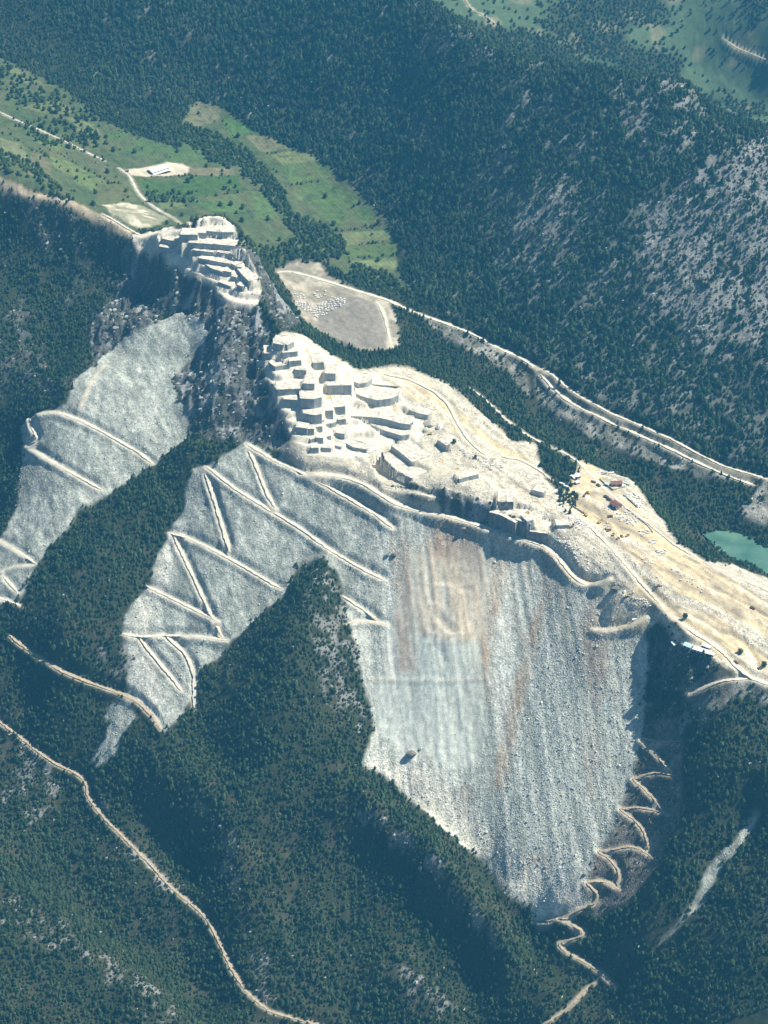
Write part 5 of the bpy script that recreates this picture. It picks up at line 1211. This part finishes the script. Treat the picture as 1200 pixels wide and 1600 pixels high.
gable('site_hut', (1054, 1008), 8, 6, 3.6, 0.7, dirang((1049, 1006), (1059, 1009)), P_WHITE, P_WALL, 'small white hut furthest left on the cliff edge by the offices', 'hut', 1, 1)
gable('site_hut', (1113, 1024), 6, 5, 3.0, 0.6, dirang((1108, 1022), (1119, 1027)), P_WHITE, P_WALL, 'small white hut at the right end of the office row', 'hut', 1, 1)
gable('stone_barn', (199, 268), 4.5, 3.5, 3.0, 1.0, 0.4, P_RED, P_WALL, 'tiny red roofed barn beside the valley road left of the hangar', 'barn', 1, 1)

def container(uv, rz, mat, label, L_=9.0):
    p = ground(*uv); t = empty('container', (p[0], p[1], p[2]), rz); tag(t, label, 'container', 'containers of the work yard')
    m = MB(); m.box((0, 0, 1.4), (L_, 2.6, 2.7))
    for k in range(int(L_ / 0.9)): m.box((-L_ / 2 + 0.5 + k * 0.9, -1.34, 1.4), (0.3, 0.08, 2.4))
    link('body', m.mesh('body', [mat]), None, t)
    for sy in (-0.62, 0.62):
        m = MB(); m.box((L_ / 2 + 0.05, sy, 1.4), (0.12, 1.15, 2.4)); link('door', m.mesh('door', [P_STEEL]), None, t)
for uv, ang, mat, lab in (((938, 739), 0.5, P_WHITE, 'leftmost white container at the forest edge behind the yard'), ((944, 741), 0.5, P_WALL, 'grey container between two white ones behind the yard'), ((955, 740), 0.15, P_WHITE, 'long white container nearest the trees behind the yard'),
                          ((979, 757), -0.5, P_BLUE, 'pale blue container at the corner of the walled plot'), ((878, 757), -0.6, P_WHITE, 'upper white container of the pair left of the white hut'), ((884, 761), -0.6, P_WHITE, 'lower white container of the pair left of the white hut'), ((992, 969), 0.35, P_WHITE, 'white container on the ledge at the head of the scree')):
    container(uv, ang, mat, lab)
def wall_run(pts_, h, th, mat, label, name='yard_wall'):
    Q = cast(dense(pts_, 6), Hn); m = MB()
    for a, b2 in zip(Q[:-1], Q[1:]):
        c = (a + b2) / 2; m.box((c[0], c[1], c[2] + h / 2 - 0.6), (np.hypot(*(b2 - a)[:2]) + 0.02, th, h + 1.2), math.atan2(b2[1] - a[1], b2[0] - a[0]))
    tag(link(name, m.mesh(name, [mat])), label, 'wall')
wall_run([(937, 749), (947, 758), (958, 766), (970, 763), (983, 759)], 2.2, 0.6, P_CONC, 'low grey wall around the plot with the red roofed workshop')
wall_run([(974, 774), (986, 784), (996, 793)], 2.4, 0.7, P_CONC, 'grey wall beside the white stockyard below the forest edge')
wall_run([(980, 796), (990, 804), (1000, 812), (1012, 822), (1020, 832)], 1.8, 0.7, P_CONC, 'long wall between the yard road and the stockyard')
wall_run([(895, 792), (906, 799), (917, 805)], 3.0, 0.8, P_CONC, 'short retaining wall on the left side of the sandy yard')

def excavator(uv, rz, label, mat=P_YEL, sc_=1.0, src=[]):
    p = ground(*uv)
    if src:
        t = copy_tree(src[0], tuple(p), rz, sc_)
    else:
        t = empty('excavator', tuple(p), rz, sc_); src.append(t)
        for sy in (-1, 1):
            m = MB(); m.box((0, sy * 1.3, 0.5), (4.4, 0.7, 0.9)); m.tube((-2.2, sy * 1.3 - .35, .5), (-2.2, sy * 1.3 + .35, .5), .45, .45, 10); m.tube((2.2, sy * 1.3 - .35, .5), (2.2, sy * 1.3 + .35, .5), .45, .45, 10); link('track', m.mesh('track', [P_BLK]), None, t)
        m = MB(); m.box((-0.5, 0, 1.7), (3.8, 2.8, 1.3)); m.box((-1.9, 0, 1.9), (1.1, 2.6, 1.5)); link('body', m.mesh('body', [mat]), None, t)
        m = MB(); m.box((1.0, 0.8, 2.5), (1.5, 1.1, 1.8), taper=0.9); cb = link('cab', m.mesh('cab', [mat]), None, t)
        m = MB(); m.box((1.72, 0.8, 2.6), (0.1, 0.95, 1.2)); m.box((1.0, 1.36, 2.6), (1.2, 0.08, 1.1)); link('window', m.mesh('window', [P_GLASS]), None, cb)
        m = MB(); m.tube((1.2, -0.3, 2.0), (4.2, -0.3, 5.0), .38, .3); m.tube((4.2, -0.3, 5.0), (7.0, -0.3, 2.6), .3, .22); ar = link('boom', m.mesh('boom', [mat]), None, t)
        m = MB(); m.box((7.0, -0.3, 1.9), (1.1, 1.3, 1.3), taper=0.7); link('bucket', m.mesh('bucket', [P_STEEL]), None, ar)
    tag(t, label, 'excavator', 'excavators working in the quarry')
for a in (((915, 806), 2.4, 'excavator at the left end of the retaining wall'), ((824, 802), 0.6, 'excavator on the bright floor behind the dark cliff'), ((980, 932), 0.3, 'excavator on the white patch at the head of the scree'), ((936, 817), 0.9, 'excavator alone on the left middle of the sandy yard'), ((672, 679), 0.1, 'excavator at the foot of the two huge boulders')): excavator(*a, sc_=1.15)
def truck(uv, rz, label, sc_=1.1, src=[]):
    p = ground(*uv)
    if src: t = copy_tree(src[0], tuple(p), rz, sc_)
    else:
        t = empty('dump_truck', tuple(p), rz, sc_); src.append(t)
        m = MB(); m.box((0, 0, 0.9), (7.6, 1.1, 0.4)); link('chassis', m.mesh('chassis', [P_BLK]), None, t)
        m = MB(); m.box((2.9, 0, 2.0), (1.8, 2.4, 2.0), taper=0.92); cb = link('cab', m.mesh('cab', [P_ORANGE]), None, t)
        m = MB(); m.box((3.8, 0, 2.4), (0.1, 2.0, 0.8)); link('windscreen', m.mesh('windscreen', [P_GLASS]), None, cb)
        m = MB(); m.box((-1.2, 0, 1.45), (5.2, 2.5, 0.3))
        for sy in (-1, 1): m.box((-1.2, sy * 1.2, 2.1), (5.2, 0.14, 1.1))
        m.box((1.35, 0, 2.2), (0.14, 2.3, 1.3)); link('tipper_bed', m.mesh('tipper_bed', [P_STEEL]), None, t)
        for wx in (2.7, -1.2, -2.8):
            for sy in (-1, 1):
                m = MB(); m.tube((wx, sy * 1.0, 0.55), (wx, sy * 1.35, 0.55), 0.55, 0.55, 12); link('wheel', m.mesh('wheel', [P_BLK]), None, t)
    tag(t, label, 'truck', 'dump trucks of the quarry')
for a in (((927, 754), -0.4, 'dump truck beside the yard road at the top of the yard'), ((935, 759), -0.9, 'dump truck just below the one at the top of the yard'), ((947, 777), -0.7, 'first dark truck in the row left of the red brown shed'), ((952, 781), -0.7, 'second dark truck in the row left of the red brown shed'), ((914, 774), 1.2, 'dark truck parked alone on the left of the upper yard'),
          ((953, 808), 0.2, 'dark truck on the open sand below the red brown shed'), ((951, 830), 0.5, 'dark truck at the lower left of the sandy yard'), ((1150, 1036), -0.9, 'dark truck on the looping road right of the offices'), ((1176, 951), -0.6, 'dark truck far right on the sandy plateau'), ((895, 822), 1.1, 'dark truck near the end of the bright eastern floor')): truck(*a)
def loader(uv, rz, label, sc_=1.15, src=[]):
    p = ground(*uv)
    if src: t = copy_tree(src[0], tuple(p), rz, sc_)
    else:
        t = empty('wheel_loader', tuple(p), rz, sc_); src.append(t)
        m = MB(); m.box((-1.3, 0, 1.5), (2.8, 1.9, 1.3), taper=0.9); m.box((1.1, 0, 1.2), (1.8, 1.4, 0.8)); link('body', m.mesh('body', [P_YEL]), None, t)
        m = MB(); m.box((0.1, 0, 2.6), (1.3, 1.5, 1.5), taper=0.9); cb = link('cab', m.mesh('cab', [P_STEEL]), None, t)
        m = MB(); m.box((0.75, 0, 2.7), (0.1, 1.2, 1.0)); link('window', m.mesh('window', [P_GLASS]), None, cb)
        m = MB()
        for sy in (-0.6, 0.6): m.tube((1.6, sy, 1.6), (3.4, sy, 0.9), .16, .16, 6)
        ar = link('lift_arm', m.mesh('lift_arm', [P_YEL]), None, t)
        m = MB(); m.box((3.8, 0, 0.75), (1.1, 2.7, 1.1), taper=0.75); link('bucket', m.mesh('bucket', [P_STEEL]), None, ar)
        for wx in (1.4, -1.7):
            for sy in (-1, 1):
                m = MB(); m.tube((wx, sy * 0.9, 0.75), (wx, sy * 1.45, 0.75), 0.75, 0.75, 12); link('wheel', m.mesh('wheel', [P_BLK]), None, t)
    tag(t, label, 'wheel loader', 'wheel loaders in the work yard')
for a in (((966, 842), 0.4, 'leftmost wheel loader of the dark group in the middle of the yard'), ((972, 839), 2.0, 'middle wheel loader of the dark group in the yard'), ((980, 838), 0.9, 'rightmost wheel loader of the dark group in the yard'), ((958, 836), 1.1, 'wheel loader standing just left of the dark group'), ((946, 828), 0.2, 'wheel loader at the left edge of the sand beside stone rows'), ((919, 771), 2.0, 'wheel loader beside the parked truck in the upper yard'), ((1029, 916), 0.2, 'wheel loader alone on the sandy flat above the ramp')): loader(*a)

# cut marble blocks: one of each shape, copied
blk = []
for i in range(3):
    m = MB(); r = random.Random(80 + i); m.box((0, 0, 0.5), (1, 1, 1), taper=0.97)
    me = m.mesh('marble_block', [P_BLOCK]); 
    for vx in me.vertices: vx.co += Vector((r.uniform(-.05, .05), r.uniform(-.05, .05), r.uniform(-.04, .04)))
    blk.append(me)
def block(u, v, lab, grp, big=1.0, rz=None, p=None):
    p = ground(u, v) if p is None else p
    o = bpy.data.objects.new('marble_block', random.choice(blk)); COL.objects.link(o); o.location = (p[0], p[1], p[2] - 0.15)
    o.scale = (random.uniform(2.2, 3.6) * big, random.uniform(1.5, 2.3) * big, random.uniform(1.3, 2.0) * big); o.rotation_euler = (0, 0, random.uniform(-0.5, 0.5) + (0.5 if rz is None else rz))
    tag(o, lab, 'marble block', grp)
def field(poly, n, lab, grp, big=1.0, rz=None):
    poly = np.array(poly, float); lo, hi = poly.min(0), poly.max(0); out = []
    g = 0
    while len(out) < n and g < 5000:
        g += 1
        u, v = random.uniform(lo[0], hi[0]), random.uniform(lo[1], hi[1])
        if inside(poly, np.array([u]), np.array([v]))[0] and all(abs(u - a) > 3.0 * big or abs(v - b2) > 1.9 * big for a, b2 in out): out.append((u, v))
    Q = cast(out, Hn)
    for (u, v), p in zip(out, Q): block(u, v, lab, grp, big, rz, p)
field([(485, 487), (500, 475), (520, 464), (540, 466), (538, 478), (520, 484), (505, 494), (490, 496)], 62, 'white cut block in the big heap beside the grey dump', 'white blocks heaped beside the grey dump', 1.15)
field([(460, 458), (475, 460), (478, 466), (464, 466)], 9, 'white cut block in the small cluster left on the dump terrace', 'white blocks on the left of the dump terrace', 1.1)
field([(462, 472), (486, 476), (490, 488), (472, 484)], 22, 'white cut block in the left heap of the dump terrace', 'white blocks in the left heap of the dump terrace', 1.1)
field([(488, 456), (510, 454), (512, 464), (496, 470)], 8, 'grey stained block on the ring of earth on the dump terrace', 'stained blocks on the ring of earth', 1.2)
field([(888, 806), (905, 808), (922, 822), (920, 832), (905, 828), (890, 814)], 30, 'white block in the long heap left of the sandy yard', 'white blocks left of the sandy yard', 0.9)
field([(975, 772), (990, 770), (1008, 782), (998, 796)], 30, 'white slab stacked in the walled stockyard by the forest', 'white slabs of the stockyard', 1.0, -0.6)
field([(964, 802), (985, 798), (1000, 808), (992, 822), (968, 816)], 34, 'marble block in the stockyard below the red brown shed', 'blocks in the stockyard below the red brown shed', 0.95, -0.5)
field([(944, 783), (952, 785), (956, 797), (946, 798)], 10, 'small pale block in the patch left of the red brown shed', 'small blocks left of the red brown shed', 0.7)
field([(938, 820), (950, 816), (956, 828), (942, 830)], 10, 'small pale block on the sand left of the wheel loaders', 'small blocks on the sand', 0.7)
field([(997, 830), (1014, 827), (1016, 835), (1000, 838)], 9, 'white slab in the upper row at the right of the yard', 'upper row of white slabs', 1.1, 0.0)
field([(1014, 845), (1025, 844), (1026, 850), (1016, 852)], 6, 'white slab in the middle row at the right of the yard', 'middle row of white slabs', 1.1, 0.0)
field([(1026, 860), (1040, 860), (1042, 868), (1030, 868)], 7, 'white slab in the lower row at the right of the yard', 'lower row of white slabs', 1.1, 0.0)
field([(1000, 868), (1022, 874), (1022, 884), (1004, 878)], 14, 'pale rubble block along the bank below the sandy yard', 'rubble blocks below the sandy yard', 0.7)
field([(975, 922), (990, 925), (1010, 938), (1020, 950), (1005, 946), (985, 934)], 18, 'white block in the row beside the red ramp', 'white blocks beside the red ramp', 0.8)
field([(952, 808), (975, 800), (968, 812), (955, 815)], 6, 'pale block lying on the sand below the trucks', 'loose blocks below the trucks', 0.8)
field([(750, 720), (775, 722), (800, 735), (770, 735)], 8, 'rough block at the end of the sandy ramp behind the pit', 'rough blocks at the end of the ramp', 1.3)
field([(700, 700), (740, 705), (770, 745), (720, 748)], 26, 'rough white block lying loose on the eastern quarry floor', 'loose blocks on the eastern quarry floor', 0.9)
field([(868, 838), (900, 842), (935, 885), (910, 895), (880, 870)], 34, 'white block on the bright slope above the haul road bend', 'blocks on the slope above the haul road bend', 0.9)
field([(560, 690), (600, 700), (590, 722), (555, 718)], 12, 'white block on the floor left of the deep corner cut', 'blocks on the floor left of the corner cut', 0.8)
field([(1040, 880), (1090, 905), (1120, 935), (1070, 915)], 14, 'pale block on the stony bank beside the long sandy road', 'blocks on the stony bank by the sandy road', 0.9)
